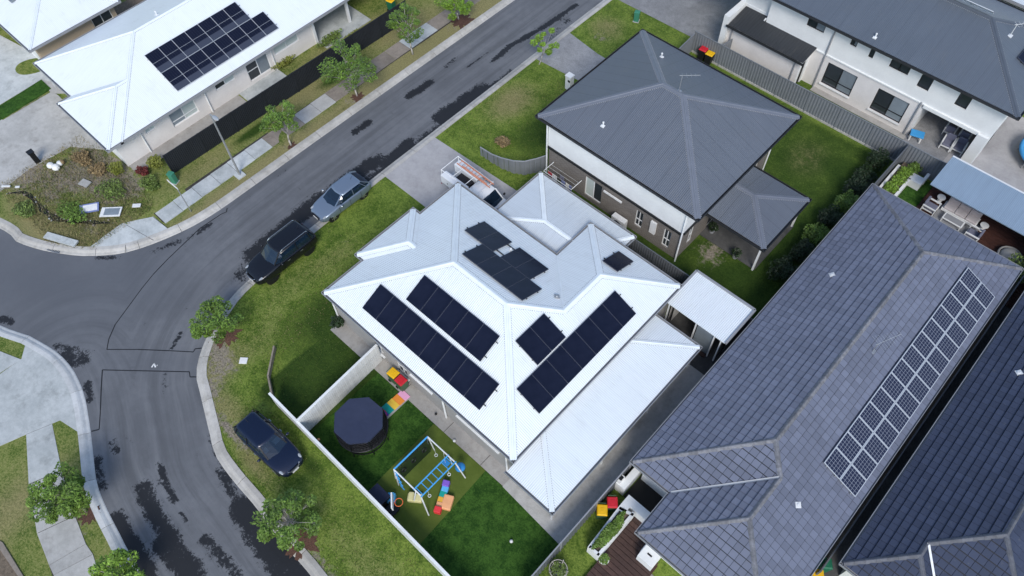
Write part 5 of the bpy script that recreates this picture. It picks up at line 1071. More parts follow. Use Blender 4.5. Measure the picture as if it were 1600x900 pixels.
def car(label, paint, loc, rz, L, W, H, kind):
    c = thing('car', label, 'car', loc, rz=rz); hw = W/2; k = L/4.3
    X = lambda v: (v-2.15)*k     # rear bumper at 0, nose at 4.3
    bz = {'hatch': .93, 'suv': 1.10, 'wagon': 1.0}[kind]; zl = .22 if kind != 'suv' else .30; hz = bz-.06; nz = bz-.22
    st = [(X(.0), zl+.14, bz-.22, hw*.74, .01), (X(.06), zl+.06, bz-.10, hw*.86, .01), (X(.25), zl, bz-.01, hw*.95, .02), (X(.9), zl, bz, hw, .02), (X(2.0), zl, bz, hw, .02), (X(2.75), zl, bz-.01, hw*.995, .03), (X(3.1), zl, hz, hw*.985, .05), (X(3.6), zl, hz-.06, hw*.955, .05), (X(4.0), zl+.02, nz, hw*.86, .04), (X(4.2), zl+.06, nz-.10, hw*.70, .02), (X(4.29), zl+.14, nz-.24, hw*.52, .0)]
    loft(c, 'body', st, paint, body_ring, 2)
    # cabin glass
    if kind == 'hatch': q = (X(.10), X(.66), X(2.30), X(3.14))
    elif kind == 'suv': q = (X(.10), X(.36), X(2.42), X(3.05))
    else: q = (X(.10), X(.42), X(2.35), X(3.12))
    wb, wt = hw*.885, hw*.70 if kind != 'suv' else hw*.75; zr = H-.05
    def ring4(x0, x1, x2, x3, z, w, bow): return [(x0, -w*.86, z), (x0-bow*.0, 0, z), (x0, w*.86, z), (x1, w, z), (x2, w, z), (x3, w*.80, z), (x3+bow, 0, z), (x3, -w*.80, z), (x2, -w, z), (x1, -w, z)]
    b0 = ring4(q[0], q[0]+.35*k, q[3]-.55*k, q[3]-.10, bz-.03, wb, .14); t0 = ring4(q[1], q[1]+.15, q[2]-.12, q[2]-.02, zr, wt, .06)
    m = MB(); K = 10; mid = [tuple((Vector(a)*.45+Vector(b)*.55)+Vector((0, .02 if a[1] > 0 else (-.02 if a[1] < 0 else 0), 0))) for a, b in zip(b0, t0)]
    m.add(b0+mid+t0, [(i, (i+1) % K, K+(i+1) % K, K+i) for i in range(K)]+[(K+i, K+(i+1) % K, 2*K+(i+1) % K, 2*K+i) for i in range(K)]+[list(range(2*K, 3*K))])
    m.build('glasshouse', 'car_glass', c, smooth=False, local=True)
    rf = MB(); rr = []
    for z, s, e in ((zr-.015, 1.02, .03), (zr+.03, .97, .0), (zr+.055, .72, -.10)):
        rr.append([(p[0]+(e if p[0] > (q[1]+q[2])/2 else -e), p[1]*s, z) for p in t0])
    rf.add(rr[0]+rr[1]+rr[2], [(a*K+i, a*K+(i+1) % K, (a+1)*K+(i+1) % K, (a+1)*K+i) for a in (0, 1) for i in range(K)]+[list(range(2*K, 3*K))]); rf.build('roof_panel', paint, c, smooth=True, local=True)
    pmat = paint if kind == 'hatch' else 'black_plastic'
    for i, w in ((5, .07), (7, .07), (3, .09), (9, .09), (0, .12), (2, .12)):
        a, mm, b = Vector(b0[i]), Vector(mid[i]), Vector(t0[i]); o = Vector((0, .012 if a.y > 0 else -.012, .0)); up = (1,0,0) if i not in (5, 7) else (0,0,1)
        MB().beam(a+o, mm+o, w, .035, up).beam(mm+o, b+o, w, .035, up).build('pillar', pmat, c, local=True)
    for s in (-1, 1):
        xm = (q[1]+q[2])/2+.05; MB().beam((xm, s*(wb+.012), bz), (xm-.04, s*(wt+.03), zr), .07, .03, (1,0,0)).build('pillar', pmat, c, local=True)
    wr = .32 if kind == 'hatch' else (.37 if kind == 'suv' else .33)
    for x in (X(.82), X(3.42)):
        for s in (-1, 1):
            arch = MB().tube((x, s*(hw*.70), wr+.02), (x, s*(hw*.925), wr+.02), wr+.04, None, 20); arch.build('wheel_arch', 'black_plastic', c, local=True); wheel(c, x, s*(hw*.815), wr, .19, 'rim' if kind != 'suv' else 'black_metal', s)
    for s in (-1, 1):
        MB().ball((X(3.90), s*hw*.72, nz-.015), .22, .075, .045).build('headlight', 'headlight', c, smooth=True, local=True)
        MB().ball((X(.11), s*hw*.66, bz-.20), .09, .12, .10).build('taillight', 'taillight', c, smooth=True, local=True)
        mr = MB().ball((q[3]-.42*k, s*(hw+.09), bz+.06), .07, .11, .075); mr.build('mirror', 'chrome' if kind == 'hatch' else paint, c, smooth=True, local=True)
        for xd in (X(1.25), X(2.15)): MB().beam((xd-.09, s*(hw+.012), bz-.14), (xd+.09, s*(hw+.012), bz-.14), .025, .03).build('door_handle', 'chrome' if kind != 'hatch' else paint, c, local=True)
        if kind == 'suv':
            MB().path([(X(.45), s*wt*.9, H+.00), (X(.55), s*wt*.9, H+.06), (X(2.15), s*wt*.9, H+.06), (X(2.3), s*wt*.9, H+.0)], .022).build('roof_rail', 'chrome', c, local=True)
    gr = MB(); gr.beam((X(4.27), -hw*.42, nz-.14), (X(4.27), hw*.42, nz-.14), .05, .16, (0,0,1)); gr.build('grille', 'black_plastic', c, local=True)
    if kind != 'hatch': MB().path([(X(4.20), -hw*.45, nz-.04), (X(4.30), -hw*.3, nz-.10), (X(4.32), 0, nz-.12), (X(4.30), hw*.3, nz-.10), (X(4.20), hw*.45, nz-.04)], .022).build('grille_trim', 'chrome', c, local=True)
    MB().box(X(4.28), -.19, zl+.20, X(4.28)+.03, .19, zl+.31).build('number_plate', 'white_plastic', c, local=True)
    MB().tube((q[1]+.35, 0, zr+.04), (q[1]+.2, 0, zr+.22), .008).build('aerial', 'black_plastic', c, local=True)
    for xs_ in (q[2]-.55*k, q[1]+.45*k):
        for s in (-1, 1):
            MB().box(xs_-.22, s*.36-.22, bz-.02, xs_+.20, s*.36+.22, bz+.06).build('seat', 'cushion', c, local=True, bevel=.04); MB().box(xs_-.34, s*.36-.20, bz+.0, xs_-.20, s*.36+.20, zr-.14).build('seat_back', 'cushion', c, local=True, bevel=.04)
    MB().box(q[3]-.80*k, -wb*.8, bz+.0, q[3]-.48*k, wb*.8, bz+.07).build('dashboard', 'black_plastic', c, local=True)
    MB().box(q[0]+.3, -wb*.92, bz+.004, q[3]-.5*k, wb*.92, bz+.02).build('cabin_floor', 'interior_dark', c, local=True)
    if kind == 'wagon':
        for ys_, w_ in ((.38, .24), (-.42, .17)): MB().box(q[3]-.72*k, ys_-w_, bz+.08, q[3]-.42*k, ys_+w_, bz+.10).build('sunshade_cloth', 'white_plastic', c, local=True)  # white sunshade cloth lying behind the windscreen
    for s in (-1, 1):
        for xd in (X(1.02), X(1.95), X(2.86)): MB().box(xd-.007, s*hw*1.0-.006, zl+.16, xd+.007, s*hw*1.0+.004, bz-.05).build('door_gap', 'black_plastic', c, local=True)
    # seats and dash read through the glass as paler shapes behind the windscreen
    MB().beam((q[3]-.42, -wb*.75, bz+.015), (q[3]-.42, wb*.75, bz+.015), .16, .01).build('wiper_cowl', 'black_plastic', c, local=True)
    return c
car('silver-blue hatchback with chrome mirrors parked half on the kerb', 'paint_grey', (-28.56, 14.12, .07), -math.pi/2-.01, 3.90, 1.62, 1.38, 'hatch')
car('black SUV with silver roof rails parked half on the grass behind the hatchback', 'paint_black', (-27.78, 9.0, .11), -math.pi/2+.01, 4.42, 1.76, 1.68, 'suv')
car('dark blue wagon parked on the lawn beside the white fence', 'paint_navy', (-19.0, 1.42, GZ), .035, 3.98, 1.62, 1.45, 'wagon')
# work ute in the driveway
ut = thing('pickup_truck', 'white work truck with a service tray and rack in the driveway', 'pickup truck', (-22.2, 19.82, GZ+.02)); ut.scale = (.9, .9, .9)
hw = .90
st = [(-.45, .38, 1.02, hw*.97, .0), (-.40, .34, 1.06, hw, .0), (.6, .34, 1.06, hw, .01), (1.25, .34, 1.05, hw, .03), (1.75, .36, 1.00, hw*.97, .05), (2.35, .40, .92, hw*.90, .04), (2.55, .46, .80, hw*.80, .02)]
loft(ut, 'cab_body', st, 'paint_white', body_ring, 2)
cb = [(-.42,-.78,1.04),(-.42,.78,1.04),(1.52,.72,1.05),(1.62,0,1.07),(1.52,-.72,1.05)]; ctp = [(-.34,-.64,1.72),(-.34,.64,1.72),(.92,.62,1.72),(.99,0,1.73),(.92,-.62,1.72)]
MB().add(cb+ctp, [(0,1,6,5),(1,2,7,6),(2,3,8,7),(3,4,9,8),(4,0,5,9)]).build('glasshouse', 'car_glass', ut, local=True)
MB().add([(p[0]*1.02,p[1]*1.03,1.70) for p in ctp]+[(p[0]*.98,p[1]*.96,1.76) for p in ctp], [(0,1,6,5),(1,2,7,6),(2,3,8,7),(3,4,9,8),(4,0,5,9),(5,6,7,8,9)]).build('roof_panel', 'paint_white', ut, smooth=True, local=True)
for i in (0, 1, 2, 4): MB().beam(cb[i], ctp[i], .09, .05, (1,0,0)).build('pillar', 'paint_white', ut, local=True)
for s in (-1, 1):
    MB().beam((.45, s*.77, 1.05), (.42, s*.645, 1.72), .08, .04, (1,0,0)).build('pillar', 'paint_white', ut, local=True); MB().beam((-.42, s*.79, 1.3), (.4, s*.76, 1.3), .012, .5).build('door_panel', 'paint_white', ut, local=True)
    MB().box(.2, s*.36-.2, 1.0, .6, s*.36+.2, 1.12).build('seat', 'cushion', ut, local=True)
MB().box(-.4, -.75, 1.07, 1.3, .75, 1.085).build('cabin_floor', 'interior_dark', ut, local=True)
tray = MB(); tray.box(-2.75, -.92, .78, -.52, .92, .86); tray.build('tray', 'galvanised', ut, local=True)
for s in (-1, 1):
    tb = MB().box(-2.72, min(s*.92, s*.38), .86, -.55, max(s*.92, s*.38), 1.58).build('toolbox', 'paint_white', ut, local=True, bevel=.02)
    for xx in (-2.1, -1.15): MB().box(xx-.03, s*.925-.01, 1.1, xx+.03, s*.925+.01, 1.2).build('latch', 'black_plastic', tb, local=True)
    MB().path([(-2.7, s*.80, 1.58), (-2.7, s*.80, 2.02), (.70, s*.70, 2.02)], .028).build('rack_rail', 'white_metal', ut, local=True)
for xx in (-2.7, -1.7, -.6, .6): MB().tube((xx, -.8, 2.02), (xx, .8, 2.02), .025).build('rack_bar', 'white_metal', ut, local=True)
MB().box(-2.0, -.34, .86, -.8, .34, 1.25).build('tray_load', 'black_plastic', ut, local=True)
for x in (-1.75, 1.85):
    for s in (-1, 1):
        MB().tube((x, s*.62, .40), (x, s*.905, .40), .43, None, 20).build('wheel_arch', 'black_plastic', ut, local=True); wheel(ut, x, s*.83, .36, .22, 'rim', s)
for s in (-1, 1): MB().ball((2.38, s*.62, .80), .12, .16, .08).build('headlight', 'headlight', ut, smooth=True, local=True); MB().ball((1.35, s*1.02, 1.14), .07, .10, .11).build('mirror', 'black_plastic', ut, smooth=True, local=True); MB().box(-2.80, s*.8-.09, .62, -2.74, s*.8+.09, .76).build('taillight', 'taillight', ut, local=True)
MB().box(2.5, -.19, .5, 2.58, .19, .62).build('number_plate', 'white_plastic', ut, local=True)
ld = thing('ladder', 'orange extension ladder lying on the rack of the white work truck', 'ladder', (-22.75, 20.2, 2.02), rz=-.02); ld.scale = (.85, .85, .85)
for s in (-.2, .2): MB().beam((-1.75, s, 0), (1.55, s, 0), .035, .09).build('stile', 'ladder_orange', ld, local=True); MB().beam((-1.2, s*.8, .1), (1.25, s*.8, .1), .03, .08).build('stile', 'ladder_orange', ld, local=True)
for i in range(11): MB().tube((-1.6+i*.3, -.2, 0), (-1.6+i*.3, .2, 0), .018).build('rung', 'galvanised' if i % 2 else 'ladder_orange', ld, local=True)

# ------------------------------------------------------------------ play yard
tc = Vector((-16.15, 5.12)); tr = thing('trampoline', 'octagonal trampoline under a dark navy cover beside the white slat fence', 'trampoline', (tc.x, tc.y, GZ))
oc = [(1.28*math.cos(math.pi/8+k*math.pi/4+.05), 1.28*math.sin(math.pi/8+k*math.pi/4+.05)) for k in range(8)]
cv = MB(); cv.add([(x, y, 1.72) for x, y in oc]+[(x*.55, y*.55, 1.70) for x, y in oc]+[(0, 0, 1.66)], [(i, (i+1) % 8, 8+(i+1) % 8, 8+i) for i in range(8)]+[(8+i, 8+(i+1) % 8, 16) for i in range(8)]); cv.add([(x, y, 1.72) for x, y in oc]+[(x*1.005, y*1.005, 1.60) for x, y in oc], [(i, 8+i, 8+(i+1) % 8, (i+1) % 8) for i in range(8)]); cv.build('cover', 'tramp_cover', tr, local=True)
MB().ring((0,0,.72), 1.28, .05, 32, 8).build('frame_ring', 'black_metal', tr, local=True, smooth=True); MB().ring((0,0,.74), 1.14, .13, 32, 6).build('spring_pad', 'black_plastic', tr, local=True)
MB().tube((0,0,.70), (0,0,.71), 1.1, None, 28).build('mat', 'black_net', tr, local=True)
nt = MB()
for k in range(48):
    a = k*2*math.pi/48; nt.beam((1.24*math.cos(a), 1.24*math.sin(a), .75), (1.22*math.cos(a), 1.22*math.sin(a), 1.66), .022, .012)
for z in (.95, 1.15, 1.35, 1.55): nt.ring((0,0,z), 1.23, .01, 32, 4)
nt.build('net', 'black_net', tr, local=True)
for x, y in oc: MB().tube((x*1.02, y*1.02, 0), (x*1.0, y*1.0, 1.72), .025).build('post', 'black_metal', tr, local=True)
MB().ring((0,0,.04), 1.15, .03, 32, 6).build('base_ring', 'black_metal', tr, local=True)
pm = thing('play_mat', 'striped foam play mat in pink, orange, yellow, teal and purple by the trampoline', 'mat', (-16.2, 7.2, GZ+.02))
for i, c in enumerate(('mat_purple','mat_teal','mat_yellow','mat_orange','mat_pink')):
    y0 = 6.28+i*.36; MB().box(-16.58+.02*i, y0, GZ+.014, -15.98+.02*i, y0+.355, GZ+.075).build('stripe', c, pm, bevel=.01)
MB().box(-15.97, 6.3, GZ+.014, -15.86, 8.0, GZ+.055).build('edge_strip', 'paving', pm); MB().ring((-16.25, 6.36, GZ+.12), .26, .02, 18, 5).build('hoop', 'mat_red', pm)
# climbing frame
sx0, sx1, sy0, sy1, sh = -12.92, -11.25, 4.58, 6.78, 1.95
cl = thing('climbing_frame', 'blue and white climbing frame with monkey bars and swings on the olive turf', 'climbing frame', (-12, 5.6, GZ))
Z = GZ
for y in (sy0, sy1):
    MB().tube((sx0, y, Z+sh), (sx1+.15, y, Z+sh), .035).build('top_bar', 'white_metal', cl)
    MB().tube((sx1+.15, y, Z+sh), (sx1+.55, y+.15*(1 if y == sy1 else -1), Z), .035).build('leg', 'white_metal', cl); MB().tube((sx1-.15, y, Z+sh), (sx1-.45, y+.2*(1 if y == sy1 else -1), Z), .035).build('leg', 'white_metal', cl); MB().tube((sx0+.05, y, Z+sh), (sx0+.05, y+.12*(1 if y == sy1 else -1), Z), .035).build('leg', 'white_metal', cl); MB().tube((sx0, y, Z+sh), (sx0-.3, y, Z), .03).build('leg', 'white_metal', cl)
MB().tube((sx0, sy0, Z+sh), (sx0, sy1, Z+sh), .045).build('swing_beam', 'sky_blue', cl)
for x in (-11.52, -11.02): MB().tube((x, sy0-.05, Z+sh), (x, sy1+.05, Z+sh), .035).build('monkey_rail', 'sky_blue', cl)
for k in range(7): MB().tube((-11.52, sy0+.1+k*.33, Z+sh), (-11.02, sy0+.1+k*.33, Z+sh), .02).build('monkey_bar', 'sky_blue', cl)
cn = MB()
for i in range(7): cn.tube((sx0+.02, sy0+.06+i*(sy1-sy0-.12)/6, Z+.15), (sx0+.02, sy0+.06+i*(sy1-sy0-.12)/6, Z+sh-.05), .012, None, 4)
for i in range(6): cn.tube((sx0+.02, sy0+.06, Z+.2+i*.3), (sx0+.02, sy1-.06, Z+.2+i*.3), .012, None, 4)
cn.build('climbing_net', 'black_net', cl)
MB().box(sx0+.03, sy0+.2, Z+.25, sx0+.05, sy1-.12, Z+sh-.35).build('climbing_wall', 'leaf_dark', cl)
for y in (5.0, 5.65, 6.35): MB().ring((sx0+.09, y, Z+1.15), .13, .028, 14, 6, (1,0,.2)).build('hand_ring', 'black_plastic', cl)
for k in range(5): MB().beam((sx0+.0+.08*k, sy0-.02-.03*k, Z+sh-.2-.3*k), (sx0+.30+.08*k, sy0-.04-.03*k, Z+sh-.2-.3*k), .05, .03).build('rung', 'sky_blue', cl)
for x, y in ((-12.2, 6.55), (-11.0, 4.95), (-11.05, 6.3)): MB().ring((x, y, Z+1.2), .07, .016, 14, 5).build('gym_ring', 'white_plastic', cl); MB().tube((x, y, Z+1.27), (x, y, Z+sh), .008, None, 4).build('rope', 'white_plastic', cl)
MB().box(-11.95, 6.62, Z+.55, -11.6, 6.85, Z+.59).build('swing_seat', 'swing_blue', cl); MB().tube((-11.8, 6.7, Z+.58), (-11.8, 6.75, Z+sh), .01, None, 4).build('rope', 'white_plastic', cl)
MB().ball((-11.05, 7.0, Z+.75), .26, .26, .10).build('disc_swing', 'swing_blue', cl, smooth=True)
# soft foam blocks
fb = [('purple foam cube at the top of the foam steps', 'foam_purple', 689), ('light blue foam block in the foam steps', 'foam_blue', 687), ('teal foam block in the foam steps', 'foam_teal', 685), ('yellow foam block in the middle of the foam steps', 'foam_yellow', 0), ('peach foam block next to the red one', 'foam_peach', 0), ('red foam cube at the end of the foam steps', 'foam_red', 0)]
pts = [(697,756),(695,764),(692,772),(689,781),(687,788),(684,797)]
_a, _b = at(697,756,.3), at(684,797,.3); FANG = math.atan2(_b.y-_a.y, _b.x-_a.x)
for (lb, mt, _), q in zip(fb, pts):
    P = at(*q, GZ+.25); hgt = .40 if mt in ('foam_purple','foam_red') else .28
    o = MB().obox((P.x, P.y), .15, .17, GZ+.022, GZ+hgt, FANG, .98).build('foam_block', mt, bevel=.03); tag(o, lb, 'foam block', 'soft foam steps')
P = at(699, 785, GZ+.2); o = MB().obox((P.x, P.y), .36, .25, GZ+.022, GZ+.30, FANG, .98).build('foam_block', 'foam_peach', bevel=.05); tag(o, 'large peach foam slab beside the foam steps', 'foam block', 'soft foam steps')
P = at(648, 777, GZ+.3); cc = thing('play_chair', 'cream plastic step stool under the climbing frame', 'stool', (P.x, P.y, GZ+.02), rz=.65)
MB().box(-.36,-.2,.0,.36,.2,.30).build('seat', 'cream_plastic', cc, local=True, bevel=.05); MB().box(-.30,-.22,.30,-.05,.22,.42).build('upper_step', 'cream_plastic', cc, local=True, bevel=.04)
P = at(608, 778, GZ+.3); o = thing('toy_box', 'bright blue ridged plastic box near the white fence', 'box', (P.x, P.y, GZ+.02), rz=.75)
MB().box(-.30,-.22,0,.30,.22,.36).build('body', 'foam_blue', o, local=True, bevel=.03); 
for xx in (-.18, 0, .18): MB().box(xx-.05,-.23,.36,xx+.05,.23,.40).build('ridge', 'foam_blue', o, local=True)
st_ = thing('storage_box', 'dark navy storage box against the white fence', 'storage box', (-13.0, 3.42, GZ+.02))
MB().box(-.45,-.28,0,.45,.30,.62).build('body', 'black_plastic', st_, local=True, bevel=.03); MB().box(-.48,-.31,.62,.48,.33,.70).build('lid', 'navy_plastic', st_, local=True, bevel=.03)
bh = thing('basketball_hoop', 'black childrens basketball hoop with an orange ring near the white fence', 'basketball hoop', (-12.15, 3.45, GZ+.02))
MB().box(-.35,-.25,0,.25,.25,.22).build('base', 'black_plastic', bh, local=True, bevel=.05); MB().tube((0,0,.2),(0,0,1.35),.035).build('pole', 'black_metal', bh, local=True); MB().obox((.12,.1), .03, .36, 1.15, 1.62, .85).build('backboard', 'white_plastic', bh, local=True); MB().ring((.32,.30,1.22), .19, .018, 18, 6).build('rim', 'orange_plastic', bh, local=True)
o = MB().ball((*at(799,846,.2)[:2], GZ+.12), .09).build('ball', 'white_plastic', smooth=True); tag(o, 'small white ball on the lawn near the patio paving', 'ball')
o = MB().ball((*at(710,689,.2)[:2], GZ+.12), .08).build('ball', 'white_plastic', smooth=True); tag(o, 'white ball on the paving beside the white-roofed house', 'ball')
o = MB().ball((*at(498,687,.2)[:2], GZ+.10), .08).build('ball', 'foam_peach', smooth=True); tag(o, 'small peach ball on the grass inside the white fence', 'ball')
o = MB().ball((*at(681,647,.2)[:2], GZ+.10), .07).build('ball', 'black_plastic', smooth=True); tag(o, 'small black ball on the paving under the windows', 'ball')
# wheelie bins
def bin_(label, loc, rz, lid, body='bin_green'):
    b = thing('wheelie_bin', label, 'wheelie bin', loc, rz=rz); b.scale = (.86, .86, .9)
    MB().add([(-.24,-.26,.06),(.22,-.26,.06),(.22,.26,.06),(-.24,.26,.06),(-.32,-.29,.96),(.30,-.29,.96),(.30,.29,.96),(-.32,.29,.96)], [(3,2,1,0),(0,1,5,4),(1,2,6,5),(2,3,7,6),(3,0,4,7),(4,5,6,7)]).build('body', body, b, local=True, bevel=.02)
    MB().add([(-.34,-.31,.96),(.33,-.31,.96),(.33,.31,.96),(-.34,.31,.96),(-.28,-.24,1.05),(.27,-.24,1.05),(.27,.24,1.05),(-.28,.24,1.05)], [(3,2,1,0),(0,1,5,4),(1,2,6,5),(2,3,7,6),(3,0,4,7),(4,5,6,7)]).build('lid', lid, b, local=True, bevel=.035)
    MB().box(-.12,-.10,1.05,.12,.10,1.065).build('lid_panel', lid, b, local=True, bevel=.006); MB().tube((-.40,-.22,.95),(-.40,.22,.95),.02).build('handle', body, b, local=True)
    for s in (-1, 1): MB().tube((-.24, s*.25, .10), (-.24, s*.31, .10), .10, None, 12).build('wheel', 'black_plastic', b, local=True)
    return b
P = at(614.5, 583, 1.0); bin_('yellow-lidded wheelie bin beside the white-roofed house', (P.x, P.y, GZ+.03), .05, 'yellow_plastic'); P = at(624, 592, 1.0); bin_('red-lidded wheelie bin beside the white-roofed house', (P.x+.12, P.y, GZ+.03), .0, 'red_plastic')
P = at(941, 797, 1.0); bin_('yellow-lidded wheelie bin by the tiled house front garden', (P.x, P.y, GZ), -.9, 'yellow_plastic'); P = at(957, 785, 1.0); bin_('red-lidded wheelie bin by the tiled house front garden', (P.x, P.y, GZ), -.85, 'red_plastic')
P = at(1291, 880, 1.0); bin_('green-lidded wheelie bin in the gap between the tiled houses', (P.x, P.y, GZ), .65, 'green_plastic', 'green_plastic'); P = at(1278, 898, 1.0); bin_('yellow-lidded wheelie bin in the gap between the tiled houses', (P.x, P.y, GZ), .65, 'yellow_plastic')
P = at(610, 0, 1.0); bin_('yellow-lidded wheelie bin behind the black fence', (P.x, P.y, GZ), .2, 'yellow_plastic', 'green_plastic')
P = at(1099, 80, .8); bin_('red-lidded bin behind the short ribbed fence', (P.x, P.y, GZ), .1, 'red_plastic', 'black_plastic'); P = at(1109, 87, .8); bin_('yellow-lidded bin behind the short ribbed fence', (P.x, P.y, GZ), .1, 'yellow_plastic', 'black_plastic')

# ------------------------------------------------------------------ garden shed beside the patio cover
sd = thing('shed', 'small open shed with flat white roof behind the patio cover', 'shed', (-7, 21.7, 0))
kx0, kx1, ky0, ky1, kz = -8.86, -5.18, 20.36, 23.02, 2.4
MB().add([(kx0,ky0,kz),(kx1,ky0,kz-.03),(kx1,ky1,kz-.03),(kx0,ky1,kz),(kx0,ky0,kz+.05),(kx1,ky0,kz+.02),(kx1,ky1,kz+.02),(kx0,ky1,kz+.05)], [(3,2,1,0),(4,5,6,7),(0,1,5,4),(1,2,6,5),(2,3,7,6),(3,0,4,7)]).build('roof', 'roof_white', sd)
for a, b in (((kx0,ky1),(kx1,ky1)), ((kx1,ky1),(kx1,ky0)), ((kx0,ky0),(kx0,ky1))): MB().beam((*a,kz+.04),(*b,kz+.04), .12, .14).build('fascia', 'gutter_grey', sd)
for x in (-8.7, -6.98, -5.85, -5.45): MB().box(x-.035, ky0+.02, 0, x+.035, ky0+.09, kz-.03).build('post', 'white_metal', sd)
wall(sd, (kx0+.1,ky1-.1), (kx0+.1,ky0+.5), 0, kz-.04, 'render_grey'); wall(sd, (kx1-.1,ky1-.1), (kx0+.1,ky1-.1), 0, kz-.04, 'render_grey'); wall(sd, (kx1-.1,ky0+.4), (kx1-.1,ky1-.1), 0, kz-.04, 'render_grey')
MB().box(-6.9, ky0+.12, .15, -5.9, ky0+.15, 2.2).build('sliding_door', 'window_blind', sd); MB().box(kx0+.1, ky0+.3, 0, kx1-.1, ky1-.1, .14).build('floor', 'slab_dark', sd); MB().box(-6.9, ky0-.15, .1, -5.9, ky0+.05, .22).build('step', 'deck_wood', sd)
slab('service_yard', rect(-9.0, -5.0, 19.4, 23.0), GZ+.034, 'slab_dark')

# ------------------------------------------------------------------ tiled house front garden
wl_ = thing('garden_wall', 'white rendered garden wall with planter box in front of the tiled house', 'garden wall', (-3.6, 10.6, GZ))
wz = .92
for nm, (x0, x1, y0, y1) in (('wall_return', (-4.78,-4.45,11.75,13.1)), ('wall_end', (-5.0,-4.45,11.45,11.75)), ('wall_back', (-4.45,-2.72,13.0,13.25)), ('wall_front', (-4.15,-2.6,11.0,11.42)), ('wall_link', (-4.15,-3.75,10.55,11.0))):
    MB().box(x0,y0,GZ,x1,y1,GZ+wz).build(nm, 'render_white', wl_)
wi, wo = -4.02, -3.42
MB().prism([(-4.12,10.55),(-3.42,10.75),(-3.42,8.28),(-3.98,8.28)], GZ, GZ+wz-.12).build('planter_core', 'soil', wl_)
for a, b in (((-4.08,10.55),(-3.97,8.25)), ((-3.46,10.9),(-3.46,8.25)), ((-4.0,8.32),(-3.42,8.32)), ((-4.1,10.62),(-3.4,10.80))): MB().beam((*a,GZ+wz/2),(*b,GZ+wz/2), .13, wz).build('planter_side', 'render_white', wl_)
MB().box(-4.95,11.5,GZ,-4.78,11.9,GZ+1.15).build('letterbox_post', 'render_white', wl_); MB().box(-4.96,11.6,GZ+1.16,-4.8,11.82,GZ+1.2).build('letterbox_top', 'black_plastic', wl_)
shrub('dense green hedge in the white planter box of the tiled house', (-3.73, 9.45, GZ+.75), (.27,1.1,.38), 'leaf', 4200, .05, name='planter_hedge', seed=120, cat='hedge')
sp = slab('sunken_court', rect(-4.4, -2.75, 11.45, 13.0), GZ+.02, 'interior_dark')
dk = MB().prism([(-3.4,11.0),(-2.3,11.0),(-1.2,9.9),(-1.2,8.9),(-1.9,6.9),(-3.2,6.9),(-3.38,8.25)], GZ, GZ+.16).build('deck', 'decking_red'); tag(dk, kind='structure')
for k in range(17):
    y0 = 6.95+k*.24
    if y0 > 10.9: break
    xr_ = -1.25 if y0 > 8.9 else -1.25-.7*(8.9-y0)/2; xr_ = min(xr_, -1.2-(max(0, y0-9.8)))
    MB().box(-3.36, y0, GZ+.155, xr_, y0+.215, GZ+.195).build('deck_board', 'deck_wood', dk)
pc = thing('entry_box', 'white rendered pillar box at the edge of the timber deck', 'pillar', (-1.72, 9.9, GZ))
MB().box(-.42,-.40,0,.40,.40,.86).build('body', 'render_white', pc, local=True, bevel=.01); MB().box(-.14,-.06,.86,.10,.02,.875).build('plaque', 'black_plastic', pc, local=True); MB().box(-.46,-.1,0,-.42,.44,.7).build('side_panel', 'render_white', pc, local=True)
slab('aggregate_drive', [(-1.2,9.5),(3.2,9.5),(3.2,3),(-1.0,3),(-1.9,6.9),(-1.2,8.9)], GZ+.03, 'aggregate_warm')
pp = thing('potted_plant', 'round green plant in a white bowl beside the planter box', 'potted plant', (-3.18, 8.42, GZ+.19)); MB().tube((0,0,0),(0,0,.3),.17,.25,14).build('pot', 'white_plastic', pp, local=True); lf = MB(); leafset(lf, random.Random(4), (0,0,.36), (.24,.24,.18), 260, .06); lf.build('foliage', 'leaf', pp, local=True, uv=False)
slab('front_lawn', [(-4.9,4.0),(-2.0,4.0),(-2.0,6.9),(-3.42,8.25),(-4.1,8.25),(-4.2,11.4),(-4.9,11.4)], GZ+.02, 'turf') if False else None
gp = thing('potted_plant', 'dry plant in a wire stand at the bottom edge by the grey fence', 'potted plant', (*at(872,893,.4)[:2], GZ)); MB().tube((0,0,0),(0,0,.35),.22,.28,14).build('pot', 'white_plastic', gp, local=True)
m = MB(); m.ring((0,0,.75), .42, .022, 22, 5, (.15,.1,1)); m.ring((0,0,.55), .36, .02, 22, 5)
for k in range(5): m.tube((.1*math.cos(k*1.25),.1*math.sin(k*1.25),.3),(.45*math.cos(k*1.25+.5),.45*math.sin(k*1.25+.5),.8+.1*(k % 2)),.018)
m.build('wire_stand', 'bark_pale', gp, local=True); lf = MB(); leafset(lf, random.Random(8), (0,0,.5), (.42,.42,.35), 320, .075); lf.build('foliage', 'leaf_olive', gp, local=True, uv=False)
lf = None
shrub('scruffy low plant along the grey fence at the bottom edge', (-4.35, 6.6, GZ), (.35,.5,.35), 'leaf_olive', 500, .07, seed=131)

